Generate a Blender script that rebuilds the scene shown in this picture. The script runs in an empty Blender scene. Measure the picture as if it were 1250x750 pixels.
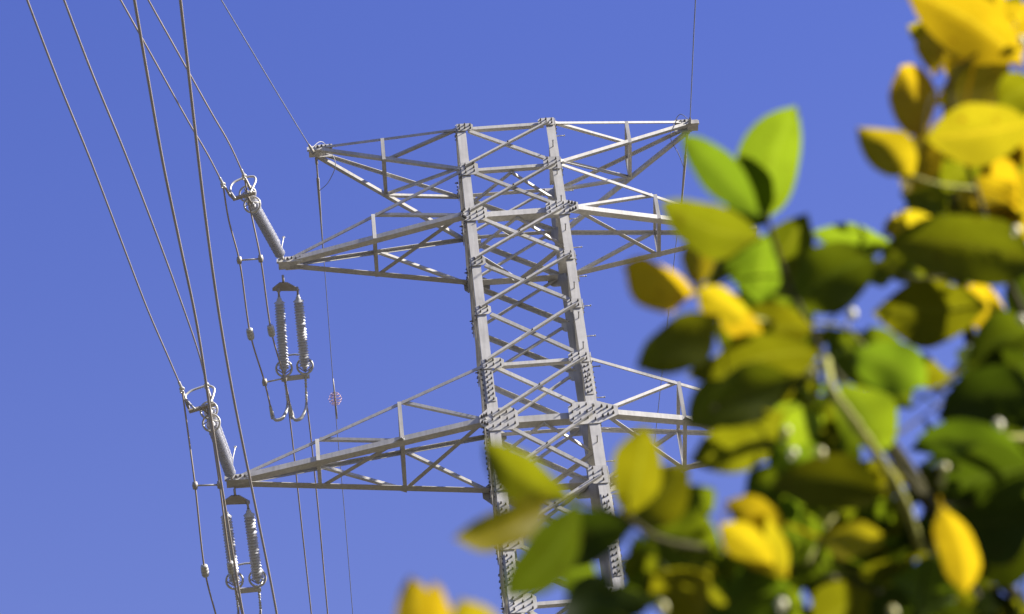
import bpy, math, random
from mathutils import Vector, Matrix

S = bpy.context.scene
COL = S.collection
R = math.radians

# ------------------------------------------------------------------ camera, sky, sun, exposure
CAM = (-4.006, -52.297, 1.6)
CAM_R = [
 [0.996337, 0.02188, -0.082669],
 [0.071129, -0.74868, 0.659105],
 [0.047471, 0.662571, 0.747493],
]
cd = bpy.data.cameras.new("camera")
cam = bpy.data.objects.new("camera", cd)
COL.objects.link(cam)
rx, ry, rz = [Vector(v) for v in CAM_R]
m = Matrix((rx, ry, -rz)).transposed().to_4x4()
m.translation = Vector(CAM)
cam.matrix_world = m
cd.sensor_width = 36.0
cd.lens = 144.0
cd.clip_start = 0.05
cd.clip_end = 12000
cd.dof.use_dof = True
cd.dof.focus_distance = 79.0
cd.dof.aperture_fstop = 12.5
cd.dof.aperture_blades = 0
S.camera = cam

SUN = Vector((0.787, -0.226, 0.574)).normalized()
elev = math.asin(SUN.z)
world = bpy.data.worlds.new("World")
S.world = world
world.use_nodes = True
nt = world.node_tree
nt.nodes.clear()
sky = nt.nodes.new("ShaderNodeTexSky")
sky.sky_type = 'NISHITA'
sky.sun_disc = False
sky.sun_elevation = elev
sky.sun_rotation = math.atan2(SUN.x, SUN.y)
sky.altitude = 300
sky.air_density = 1.0
sky.dust_density = 0.6
sky.ozone_density = 4.0
# deep violet-blue of a clear dry sky, a little paler towards the horizon
tcw = nt.nodes.new("ShaderNodeTexCoord")
sxyz = nt.nodes.new("ShaderNodeSeparateXYZ")
nt.links.new(tcw.outputs['Generated'], sxyz.inputs[0])
tin = nt.nodes.new("ShaderNodeValToRGB")
cr = tin.color_ramp
cr.interpolation = 'EASE'
cr.elements[0].position = 0.30; cr.elements[0].color = (0.24, 0.25, 0.32, 1)
cr.elements[1].position = 0.81; cr.elements[1].color = (0.61, 0.535, 0.93, 1)
e = cr.elements.new(0.655); e.color = (0.95, 0.725, 0.975, 1)
nt.links.new(sxyz.outputs['Z'], tin.inputs['Fac'])
hsv = nt.nodes.new("ShaderNodeMix"); hsv.data_type = 'RGBA'; hsv.blend_type = 'MULTIPLY'
hsv.inputs['Factor'].default_value = 1.0
nt.links.new(tin.outputs['Color'], hsv.inputs['A'])
bg = nt.nodes.new("ShaderNodeBackground")
bg.inputs['Strength'].default_value = 0.106
wo = nt.nodes.new("ShaderNodeOutputWorld")
nt.links.new(sky.outputs[0], hsv.inputs['B'])
nt.links.new(hsv.outputs['Result'], bg.inputs['Color'])
nt.links.new(bg.outputs[0], wo.inputs['Surface'])

sd = bpy.data.lights.new("sun", 'SUN')
sd.energy = 5.0
sd.angle = R(0.53)
sd.color = (1.0, 0.945, 0.85)
sun = bpy.data.objects.new("sun", sd)
sun.rotation_euler = (-SUN).to_track_quat('-Z', 'Y').to_euler()
sun.location = (0, 0, 90)
COL.objects.link(sun)

S.view_settings.view_transform = 'Standard'
S.view_settings.look = 'None'
S.view_settings.exposure = 1.45
S.view_settings.gamma = 1.0
S.cycles.max_bounces = 8
S.cycles.transmission_bounces = 6
S.cycles.diffuse_bounces = 4
S.cycles.use_denoising = True

# ------------------------------------------------------------------ measured places (metres)
ZT = 65.056
LV = [0.0, -1.305, -2.688, -4.108, -5.53, -7.056, -8.592, -10.25, -11.746, -13.346]
TIPS = [
 (3.815, 0.684),
 (4.563, -2.705),
 (5.764, -8.739),
]
WIRE = {
 'A0': [(-5.623, -2.45, 61.948), (-5.813, -4.228, 60.657), (-6.064, -6.234, 59.182), (-6.438, -9.432, 56.843), (-6.8, -12.5, 54.598), (-6.933, -13.611, 53.784), (-7.642, -19.503, 50.071), (-8.378, -25.623, 46.753), (-9.136, -31.93, 43.813), (-9.912, -38.387, 41.224), (-10.703, -44.962, 38.957), (-11.505, -51.629, 36.98), (-12.315, -58.367, 35.262), (-13.131, -65.158, 33.773)],
 'A1': [(-5.211, -2.45, 62.149), (-5.402, -4.468, 60.653), (-5.641, -6.385, 59.206), (-6.014, -9.512, 56.852), (-6.359, -12.405, 54.675), (-6.495, -13.621, 53.765), (-7.149, -19.481, 49.992), (-7.83, -25.576, 46.618), (-8.533, -31.864, 43.623), (-9.253, -38.308, 40.985), (-9.986, -44.874, 38.673), (-10.73, -51.535, 36.655), (-11.483, -58.27, 34.901), (-12.242, -65.061, 33.38)],
 'B0': [(-6.537, -2.35, 56.365), (-6.641, -4.446, 54.873), (-6.796, -7.559, 52.658), (-6.93, -11.105, 50.149), (-7.083, -15.23, 47.233), (-7.232, -18.563, 44.867), (-7.336, -21.425, 42.843), (-7.367, -22.37, 42.177), (-7.566, -28.351, 38.546), (-7.771, -34.554, 35.308), (-7.983, -40.937, 32.443), (-8.199, -47.464, 29.923), (-8.419, -54.104, 27.719), (-8.642, -60.832, 25.798), (-8.867, -67.627, 24.129), (-9.094, -74.472, 22.684)],
 'B1': [(-6.091, -2.35, 56.427), (-6.114, -4.386, 54.99), (-6.237, -7.823, 52.543), (-6.393, -11.546, 49.885), (-6.586, -15.6, 46.983), (-6.759, -18.745, 44.723), (-6.879, -21.401, 42.824), (-6.919, -22.36, 42.139), (-7.168, -28.321, 38.479), (-7.427, -34.507, 35.213), (-7.693, -40.877, 32.321), (-7.966, -47.392, 29.777), (-8.243, -54.023, 27.55), (-8.524, -60.742, 25.61), (-8.808, -67.53, 23.924), (-9.094, -74.37, 22.463)],
 'C0': [(-5.17, 0.0, 43.456), (-5.219, -14.121, 38.743), (-5.239, -15.168, 38.309), (-5.301, -19.632, 36.459), (-5.328, -22.563, 35.246), (-5.391, -24.312, 34.517), (-5.452, -26.015, 33.809), (-5.485, -27.691, 33.113), (-5.508, -29.043, 32.553), (-5.516, -29.529, 32.352), (-5.625, -36.122, 30.002), (-5.736, -42.814, 27.95), (-5.848, -49.582, 26.166), (-5.961, -56.407, 24.618), (-6.074, -63.277, 23.279), (-6.189, -70.18, 22.121), (-6.303, -77.107, 21.122), (-6.418, -84.053, 20.261)],
 'C1': [(-4.77, 0.0, 43.456), (-4.783, -14.032, 38.636), (-4.801, -15.071, 38.212), (-4.926, -18.436, 36.835), (-5.025, -21.102, 35.744), (-5.071, -23.033, 34.956), (-5.089, -25.062, 34.129), (-5.087, -26.838, 33.406), (-5.082, -28.041, 32.917), (-5.078, -29.039, 32.511), (-5.077, -29.519, 32.315), (-5.055, -36.126, 30.003), (-5.033, -42.829, 27.985), (-5.01, -49.606, 26.231), (-4.987, -56.439, 24.71), (-4.965, -63.314, 23.394), (-4.942, -70.221, 22.257), (-4.919, -77.152, 21.275), (-4.896, -84.1, 20.429)],
 'E0': [(-3.846, 0.0, 65.696), (-4.374, -3.948, 62.437), (-4.851, -7.581, 59.444), (-5.242, -10.567, 56.984), (-5.441, -12.117, 55.709), (-6.17, -17.801, 51.69), (-6.933, -23.747, 48.074), (-7.724, -29.91, 44.851), (-8.538, -36.25, 41.999), (-9.37, -42.733, 39.492), (-10.216, -49.326, 37.298), (-11.073, -56.006, 35.387), (-11.938, -62.751, 33.728)],
 'E1': [(3.786, -0.0, 65.778), (3.457, -3.225, 62.86), (2.975, -7.91, 58.62), (2.737, -10.266, 56.488), (2.564, -11.901, 55.009), (1.985, -17.407, 50.726), (1.375, -23.203, 46.849), (0.739, -29.246, 43.373), (0.081, -35.492, 40.282), (-0.594, -41.903, 37.555), (-1.283, -48.445, 35.161), (-1.982, -55.089, 33.07), (-2.69, -61.811, 31.251)],
 'EB0': [(-3.804, 0.1, 65.657), (-3.798, 1.5, 65.598), (-3.788, 3.2, 64.87), (-3.778, 5.4, 64.274), (-3.734, 8.0, 63.644), (-3.706, 10.8, 63.116), (-3.625, 18.71, 61.924), (-3.545, 26.652, 60.967), (-3.464, 34.615, 60.198), (-3.383, 42.591, 59.583), (-3.302, 50.575, 59.09), (-3.221, 58.565, 58.695), (-3.14, 66.558, 58.38), (-3.059, 74.554, 58.127), (-2.977, 82.551, 57.925), (-2.896, 90.549, 57.763)],
 'EB1': [(3.718, 0.1, 65.619), (3.623, 1.3, 65.462), (3.447, 2.7, 65.185), (3.139, 5.0, 64.489), (2.763, 7.6, 63.538), (2.499, 10.0, 63.033), (1.634, 17.843, 61.711), (0.766, 25.724, 60.648), (-0.106, 33.63, 59.795), (-0.979, 41.553, 59.111), (-1.853, 49.486, 58.563), (-2.728, 57.426, 58.124), (-3.604, 65.37, 57.773), (-4.479, 73.317, 57.492), (-5.355, 81.266, 57.267), (-6.231, 89.216, 57.088)],
 'AB0': [(-4.709, 2.2, 60.777), (-4.677, 2.9, 60.579), (-4.621, 5.2, 60.384), (-4.566, 8.0, 60.592), (-4.412, 15.984, 61.068), (-4.257, 23.974, 61.45), (-4.102, 31.966, 61.755), (-3.947, 39.961, 61.999), (-3.791, 47.957, 62.194), (-3.636, 55.954, 62.35), (-3.481, 63.952, 62.475), (-3.326, 71.95, 62.575), (-3.171, 79.948, 62.655), (-3.016, 87.946, 62.719)],
 'AB1': [(-4.34, 2.2, 60.761), (-4.308, 2.9, 60.54), (-4.261, 5.2, 60.346), (-4.232, 8.0, 60.557), (-4.147, 15.985, 61.04), (-4.062, 23.975, 61.427), (-3.978, 31.969, 61.736), (-3.893, 39.964, 61.983), (-3.808, 47.962, 62.182), (-3.724, 55.96, 62.34), (-3.639, 63.958, 62.467), (-3.554, 71.957, 62.568), (-3.47, 79.956, 62.649), (-3.385, 87.955, 62.714)],
 'BB0': [(-5.857, 2.2, 55.165), (-5.824, 3.0, 54.982), (-5.79, 5.2, 55.147), (-5.77, 8.0, 55.347), (-5.712, 15.987, 55.802), (-5.654, 23.978, 56.167), (-5.596, 31.973, 56.459), (-5.539, 39.969, 56.693), (-5.481, 47.967, 56.88), (-5.423, 55.965, 57.03), (-5.365, 63.964, 57.149), (-5.307, 71.963, 57.245), (-5.249, 79.963, 57.322), (-5.191, 87.962, 57.383)],
 'BB1': [(-5.447, 2.2, 55.122), (-5.428, 3.0, 54.94), (-5.386, 5.2, 55.105), (-5.371, 8.0, 55.306), (-5.329, 15.987, 55.764), (-5.287, 23.978, 56.13), (-5.245, 31.973, 56.424), (-5.203, 39.969, 56.658), (-5.161, 47.967, 56.846), (-5.119, 55.965, 56.997), (-5.077, 63.964, 57.117), (-5.035, 71.964, 57.213), (-4.993, 79.963, 57.29), (-4.951, 87.963, 57.352)],
}
JUMP = {
 'A0': [(-5.623, -2.45, 61.948), (-5.564, -1.9, 61.55), (-5.42, -1.2, 61.148), (-5.321, 0.3, 60.696), (-5.121, 1.45, 60.549), (-5.018, 2.35, 60.498)],
 'A1': [(-5.211, -2.45, 62.149), (-5.135, -1.9, 61.747), (-5.012, -1.2, 61.151), (-4.916, 0.3, 60.748), (-4.735, 1.45, 60.626), (-4.635, 2.35, 60.457)],
 'B0': [(-6.531, -2.45, 56.256), (-6.481, -1.9, 55.756), (-6.417, -1.2, 55.028), (-6.366, 0.3, 54.353), (-6.24, 1.45, 54.302), (-6.153, 2.35, 54.244)],
 'B1': [(-6.087, -2.45, 56.318), (-6.053, -1.9, 55.776), (-5.976, -1.2, 55.003), (-5.89, 0.3, 54.388), (-5.761, 1.45, 54.273), (-5.702, 2.35, 54.197)],
}
SET = {
 'A': {'front': ((-4.616, -0.15, 62.404), (-5.163, -2.05, 62.011)), 'bar': ((-5.442, -2.2, 61.788), (-5.063, -2.2, 61.918)), 'clamp': ((-5.623, -2.45, 61.948), (-5.211, -2.45, 62.149)), 'loop': [(-5.408, -2.3, 61.665), (-5.493, -2.3, 61.943), (-5.44, -2.3, 62.134), (-5.296, -2.3, 62.241), (-5.137, -2.3, 62.298), (-5.027, -2.3, 62.286), (-5.0, -2.3, 62.184), (-5.053, -2.3, 61.993), (-5.123, -2.3, 61.805)], 'btop': ((-4.726, 0.35, 61.794), (-4.358, 0.35, 61.803)), 'bend': ((-4.733, 1.75, 61.098), (-4.322, 1.75, 61.126)), 'plate': ((-4.625, 0.05, 62.072), (-4.62, 0.15, 61.967), (-4.803, 0.28, 61.966), (-4.389, 0.28, 61.921)), 'bbar': ((-4.79, 1.85, 61.047), (-4.257, 1.85, 61.085)), 'bclamp': ((-4.709, 2.2, 60.777), (-4.34, 2.2, 60.761)), 'arch': [(-4.647, 1.75, 61.617), (-4.502, 1.75, 61.626), (-4.311, 1.75, 61.557), (-4.221, 1.75, 61.403), (-4.233, 1.75, 61.14), (-4.306, 1.75, 60.957)], 'hook': [[(-4.71, 2.3, 60.885), (-4.736, 2.3, 60.651), (-4.842, 2.3, 60.402), (-4.956, 2.3, 60.367), (-5.017, 2.3, 60.444)], [(-4.34, 2.3, 60.87), (-4.368, 2.3, 60.611), (-4.475, 2.3, 60.363), (-4.573, 2.3, 60.326), (-4.634, 2.3, 60.404)]], 'horn': [(-4.603, -0.1, 62.411), (-4.605, -0.25, 62.532), (-4.559, -0.3, 62.79)]},
 'B': {'front': ((-5.783, -0.15, 56.337), (-6.082, -2.0, 56.041)), 'bar': ((-6.413, -2.15, 55.979), (-5.996, -2.15, 56.109)), 'clamp': ((-6.537, -2.35, 56.365), (-6.091, -2.35, 56.427)), 'loop': [(-6.319, -2.25, 55.905), (-6.446, -2.25, 56.136), (-6.487, -2.25, 56.272), (-6.395, -2.25, 56.393), (-6.246, -2.25, 56.465), (-6.067, -2.25, 56.512), (-5.965, -2.25, 56.435), (-5.969, -2.25, 56.304), (-6.035, -2.25, 56.049)], 'btop': ((-5.95, 0.35, 55.938), (-5.528, 0.35, 55.936)), 'bend': ((-5.881, 1.75, 55.364), (-5.455, 1.75, 55.383)), 'plate': ((-5.757, 0.05, 56.172), (-5.751, 0.15, 56.101), (-5.956, 0.28, 56.083), (-5.534, 0.28, 56.06)), 'bbar': ((-5.889, 1.85, 55.314), (-5.418, 1.85, 55.329)), 'bclamp': ((-5.857, 2.2, 55.165), (-5.446, 2.2, 55.143)), 'arch': [(-5.818, 1.75, 55.895), (-5.649, 1.75, 55.92), (-5.468, 1.75, 55.879), (-5.367, 1.75, 55.696), (-5.378, 1.75, 55.418), (-5.445, 1.75, 55.233)], 'hook': [[(-5.86, 2.3, 55.263), (-5.886, 2.3, 54.947), (-6.0, 2.3, 54.222), (-6.078, 2.3, 54.126), (-6.151, 2.3, 54.196)], [(-5.449, 2.3, 55.241), (-5.477, 2.3, 54.904), (-5.564, 2.3, 54.177), (-5.628, 2.3, 54.079), (-5.7, 2.3, 54.149)]], 'horn': [(-5.768, -0.1, 56.453), (-5.753, -0.25, 56.623), (-5.694, -0.3, 56.917)]},
}
MARK = [
 (-3.764, 5.45, 64.276),
 (2.643, 8.45, 63.235),
]
LEAF = [
 (-3.591, -49.873, 4.43, -3.562, -49.977, 4.462, 0.0626, 0.586, 0.386, 0.712, 'L'),
 (-3.62, -50.007, 4.279, -3.676, -50.027, 4.371, 0.0371, 0.544, 0.685, 0.485, 'L'),
 (-3.593, -49.865, 4.431, -3.618, -49.953, 4.427, 0.0534, -0.532, 0.107, 0.84, 'G'),
 (-3.629, -50.056, 4.193, -3.709, -50.056, 4.247, 0.0484, 0.51, 0.392, 0.766, 'O'),
 (-3.681, -49.996, 4.204, -3.676, -50.008, 4.263, 0.0326, 0.382, 0.911, 0.156, 'Y'),
 (-3.656, -49.888, 4.321, -3.631, -49.885, 4.397, 0.0363, 0.128, 0.989, -0.079, 'O'),
 (-3.692, -50.043, 4.142, -3.746, -50.033, 4.195, 0.0448, 0.679, 0.352, 0.644, 'Y'),
 (-3.674, -50.032, 4.126, -3.747, -50.021, 4.083, 0.0462, -0.164, 0.845, 0.509, 'O'),
 (-3.689, -50.034, 4.162, -3.649, -50.013, 4.14, 0.0348, 0.361, 0.244, 0.9, 'Y'),
 (-3.667, -49.957, 4.224, -3.632, -49.979, 4.161, 0.027, 0.826, 0.483, 0.289, 'Y'),
 (-3.601, -49.924, 4.351, -3.612, -49.869, 4.319, 0.0531, 0.592, 0.493, 0.637, 'L'),
 (-3.583, -49.794, 4.432, -3.55, -49.861, 4.447, 0.045, 0.319, 0.354, 0.879, 'O'),
 (-3.591, -49.895, 4.283, -3.51, -49.915, 4.321, 0.0629, -0.19, 0.633, 0.751, 'G'),
 (-3.469, -49.832, 4.433, -3.54, -49.809, 4.481, 0.039, 0.575, 0.049, 0.816, 'L'),
 (-3.491, -49.754, 4.485, -3.458, -49.731, 4.499, 0.0275, -0.557, 0.346, 0.755, 'O'),
 (-3.398, -49.815, 4.356, -3.502, -49.809, 4.364, 0.0649, 0.091, 0.384, 0.919, 'O'),
 (-3.337, -49.81, 4.413, -3.483, -49.862, 4.401, 0.0653, -0.222, 0.42, 0.88, 'O'),
 (-3.41, -49.837, 4.434, -3.468, -49.786, 4.51, 0.0468, 0.829, 0.148, 0.539, 'Y'),
 (-3.443, -49.842, 4.514, -3.498, -49.911, 4.505, 0.0438, -0.253, 0.083, 0.964, 'Y'),
 (-3.417, -49.824, 4.587, -3.428, -49.838, 4.683, 0.0485, 0.549, 0.818, 0.174, 'Y'),
 (-3.391, -49.792, 4.68, -3.308, -49.803, 4.745, 0.0702, -0.458, 0.573, 0.679, 'Y'),
 (-3.308, -49.837, 4.674, -3.419, -49.899, 4.724, 0.0656, 0.269, 0.27, 0.924, 'Y'),
 (-3.337, -49.919, 4.486, -3.433, -49.892, 4.506, 0.06, 0.298, 0.414, 0.86, 'Y'),
 (-3.404, -49.79, 4.641, -3.436, -49.783, 4.546, 0.0434, -0.012, 0.997, 0.072, 'Y'),
 (-3.39, -49.672, 4.682, -3.337, -49.704, 4.685, 0.057, 0.176, 0.38, 0.908, 'G'),
 (-3.367, -49.744, 4.661, -3.333, -49.712, 4.572, 0.0621, 0.418, 0.788, 0.452, 'Y'),
 (-3.296, -49.751, 4.627, -3.336, -49.677, 4.588, 0.0584, 0.349, 0.577, 0.738, 'Y'),
 (-3.342, -49.825, 4.628, -3.303, -49.859, 4.619, 0.0431, 0.519, 0.393, 0.759, 'O'),
 (-3.375, -49.822, 4.745, -3.322, -49.845, 4.802, 0.0572, 0.1, 0.953, 0.285, 'Y'),
 (-3.326, -49.72, 4.844, -3.272, -49.791, 4.829, 0.0642, 0.6, 0.298, 0.742, 'Y'),
 (-3.391, -49.813, 4.698, -3.374, -49.838, 4.761, 0.0454, 0.368, 0.894, 0.256, 'Y'),
 (-3.368, -49.836, 4.555, -3.401, -49.772, 4.575, 0.0384, 0.72, 0.16, 0.675, 'O'),
 (-3.317, -49.722, 4.583, -3.387, -49.711, 4.591, 0.0495, 0.174, 0.521, 0.836, 'O'),
 (-3.388, -49.732, 4.591, -3.369, -49.719, 4.512, 0.0438, 0.469, 0.847, 0.251, 'O'),
 (-3.384, -49.869, 4.177, -3.481, -49.883, 4.145, 0.0582, -0.328, 0.487, 0.809, 'D'),
 (-3.363, -49.85, 4.282, -3.433, -49.837, 4.258, 0.055, -0.185, 0.547, 0.816, 'G'),
 (-3.424, -49.931, 4.031, -3.515, -49.939, 4.058, 0.037, 0.096, 0.809, 0.58, 'G'),
 (-3.42, -49.949, 4.004, -3.495, -49.903, 4.034, 0.0555, 0.556, 0.449, 0.7, 'D'),
 (-3.413, -49.884, 4.021, -3.506, -49.889, 4.006, 0.0719, -0.15, 0.713, 0.684, 'D'),
 (-3.523, -50.014, 3.902, -3.505, -49.946, 3.869, 0.0376, 0.52, 0.258, 0.814, 'Y'),
 (-3.511, -49.789, 4.11, -3.485, -49.758, 4.105, 0.0333, -0.151, 0.274, 0.95, 'D'),
 (-3.372, -49.851, 4.238, -3.418, -49.803, 4.252, 0.048, 0.587, 0.339, 0.735, 'D'),
 (-3.405, -49.823, 4.043, -3.468, -49.802, 4.041, 0.0545, 0.179, 0.564, 0.806, 'D'),
 (-3.389, -49.83, 4.167, -3.43, -49.753, 4.206, 0.0484, 0.69, 0.006, 0.724, 'D'),
 (-3.402, -49.737, 4.193, -3.458, -49.793, 4.182, 0.048, -0.422, 0.257, 0.87, 'D'),
 (-3.539, -49.88, 4.054, -3.641, -49.939, 4.018, 0.0502, -0.466, 0.293, 0.835, 'O'),
 (-3.618, -49.975, 3.916, -3.556, -49.909, 3.968, 0.0339, -0.631, -0.015, 0.775, 'Y'),
 (-3.776, -50.041, 3.886, -3.762, -50.146, 3.88, 0.0417, 0.469, 0.011, 0.883, 'O'),
 (-3.779, -50.013, 3.907, -3.72, -50.036, 3.944, 0.0467, -0.232, 0.623, 0.747, 'O'),
 (-3.615, -49.989, 4.093, -3.7, -49.993, 4.043, 0.0498, -0.417, 0.626, 0.659, 'O'),
 (-3.626, -49.989, 4.052, -3.703, -49.922, 4.071, 0.0449, 0.51, 0.373, 0.775, 'O'),
 (-3.586, -49.972, 4.138, -3.676, -49.928, 4.158, 0.055, 0.324, 0.229, 0.918, 'O'),
 (-3.644, -49.887, 4.251, -3.576, -49.912, 4.238, 0.0519, 0.343, 0.514, 0.786, 'O'),
 (-3.694, -50.018, 3.92, -3.646, -49.993, 3.913, 0.0278, -0.088, 0.423, 0.902, 'Y'),
 (-3.681, -49.993, 3.932, -3.65, -49.987, 3.862, 0.0338, 0.573, 0.754, 0.32, 'Y'),
 (-3.7, -50.013, 3.9, -3.661, -49.992, 3.867, 0.0305, 0.379, 0.508, 0.774, 'Y'),
 (-3.656, -49.852, 4.092, -3.615, -49.857, 4.11, 0.0414, -0.303, 0.463, 0.833, 'G'),
 (-3.76, -49.986, 3.925, -3.696, -49.957, 3.92, 0.0519, -0.172, 0.525, 0.834, 'G'),
 (-3.64, -49.944, 3.916, -3.69, -49.899, 3.952, 0.0339, 0.746, 0.41, 0.525, 'O'),
 (-3.829, -50.21, 3.736, -3.89, -50.222, 3.793, 0.0358, 0.426, 0.681, 0.595, 'O'),
 (-3.85, -50.272, 3.678, -3.923, -50.316, 3.599, 0.034, -0.776, 0.264, 0.573, 'Y'),
 (-3.836, -50.35, 3.597, -3.889, -50.253, 3.603, 0.0375, 0.533, 0.237, 0.812, 'D'),
 (-3.79, -50.221, 3.696, -3.864, -50.221, 3.666, 0.0414, -0.331, 0.481, 0.812, 'D'),
 (-3.831, -50.171, 3.726, -3.83, -50.142, 3.7, 0.0282, 0.272, 0.646, 0.713, 'L'),
 (-3.813, -50.213, 3.658, -3.848, -50.205, 3.604, 0.0389, -0.146, 0.96, 0.237, 'D'),
 (-3.959, -50.364, 3.447, -3.957, -50.37, 3.513, 0.0308, 0.58, 0.813, 0.054, 'Y'),
 (-3.939, -50.39, 3.416, -3.943, -50.418, 3.459, 0.027, 0.55, 0.674, 0.493, 'Y'),
 (-3.918, -50.446, 3.353, -3.93, -50.47, 3.391, 0.0348, 0.443, 0.681, 0.583, 'Y'),
 (-3.321, -49.735, 4.586, -3.371, -49.781, 4.576, 0.0436, -0.229, 0.028, 0.973, 'Y'),
 (-3.298, -49.8, 4.797, -3.345, -49.817, 4.82, 0.0453, 0.317, 0.331, 0.889, 'Y'),
 (-3.458, -49.846, 4.482, -3.405, -49.782, 4.525, 0.0357, -0.637, 0.012, 0.771, 'O'),
 (-3.297, -49.774, 4.713, -3.351, -49.801, 4.661, 0.041, -0.723, 0.471, 0.505, 'Y'),
 (-3.572, -49.968, 4.101, -3.532, -49.878, 4.108, 0.0506, -0.139, -0.016, 0.99, 'L'),
 (-3.551, -49.944, 4.167, -3.489, -49.898, 4.165, 0.0501, -0.128, 0.212, 0.969, 'L'),
 (-3.48, -49.761, 4.336, -3.438, -49.783, 4.303, 0.0336, 0.657, 0.128, 0.743, 'O'),
 (-3.545, -49.804, 4.355, -3.503, -49.747, 4.331, 0.0474, -0.014, 0.392, 0.92, 'G'),
 (-3.5, -49.809, 4.266, -3.511, -49.834, 4.318, 0.047, 0.228, 0.856, 0.463, 'G'),
 (-3.537, -49.807, 4.434, -3.611, -49.814, 4.355, 0.0497, -0.504, 0.765, 0.4, 'O'),
 (-3.581, -49.841, 4.265, -3.607, -49.863, 4.336, 0.0444, 0.457, 0.788, 0.413, 'L'),
 (-3.659, -49.898, 4.262, -3.6, -49.898, 4.207, 0.0511, 0.638, 0.359, 0.681, 'O'),
 (-3.42, -49.765, 4.322, -3.397, -49.739, 4.388, 0.0183, -0.235, 0.929, -0.287, 'L'),
 (-3.596, -49.861, 3.983, -3.633, -49.885, 4.023, 0.0555, 0.399, 0.586, 0.705, 'G'),
 (-3.519, -49.791, 4.108, -3.578, -49.803, 4.134, 0.0458, 0.152, 0.703, 0.695, 'G'),
 (-3.565, -49.868, 3.956, -3.611, -49.83, 3.956, 0.0533, 0.324, 0.407, 0.854, 'O'),
 (-3.714, -50.008, 3.851, -3.757, -49.96, 3.869, 0.0502, 0.571, 0.227, 0.789, 'O'),
 (-3.701, -49.915, 3.903, -3.64, -49.921, 3.914, 0.0513, -0.061, 0.692, 0.72, 'G'),
 (-3.487, -49.811, 3.994, -3.549, -49.878, 3.96, 0.053, -0.644, 0.228, 0.73, 'G'),
 (-3.532, -49.865, 3.918, -3.57, -49.872, 3.939, 0.0455, 0.303, 0.605, 0.736, 'D'),
 (-3.465, -49.706, 4.341, -3.499, -49.724, 4.384, 0.0418, 0.394, 0.693, 0.604, 'G'),
 (-3.389, -49.707, 4.502, -3.355, -49.706, 4.462, 0.0469, 0.711, 0.348, 0.611, 'Y'),
 (-3.339, -49.725, 4.503, -3.32, -49.683, 4.472, 0.041, 0.195, 0.519, 0.832, 'D'),
 (-3.583, -49.826, 4.223, -3.545, -49.821, 4.174, 0.0426, 0.467, 0.765, 0.443, 'O'),
 (-3.627, -49.887, 4.142, -3.578, -49.825, 4.142, 0.0435, -0.138, 0.107, 0.985, 'L'),
 (-3.674, -49.863, 4.173, -3.623, -49.832, 4.172, 0.0465, -0.196, 0.34, 0.92, 'O'),
 (-3.726, -49.928, 3.989, -3.692, -49.963, 3.991, 0.0344, 0.375, 0.412, 0.83, 'G'),
 (-3.585, -49.924, 4.109, -3.63, -49.864, 4.154, 0.0407, 0.765, 0.108, 0.635, 'L'),
 (-3.314, -49.747, 4.769, -3.367, -49.702, 4.759, 0.0446, 0.438, 0.659, 0.612, 'Y'),
 (-3.472, -49.772, 4.498, -3.436, -49.765, 4.449, 0.0401, 0.61, 0.598, 0.521, 'O'),
 (-3.65, -49.931, 4.148, -3.702, -49.941, 4.091, 0.0425, -0.536, 0.766, 0.355, 'O'),
]
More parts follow.
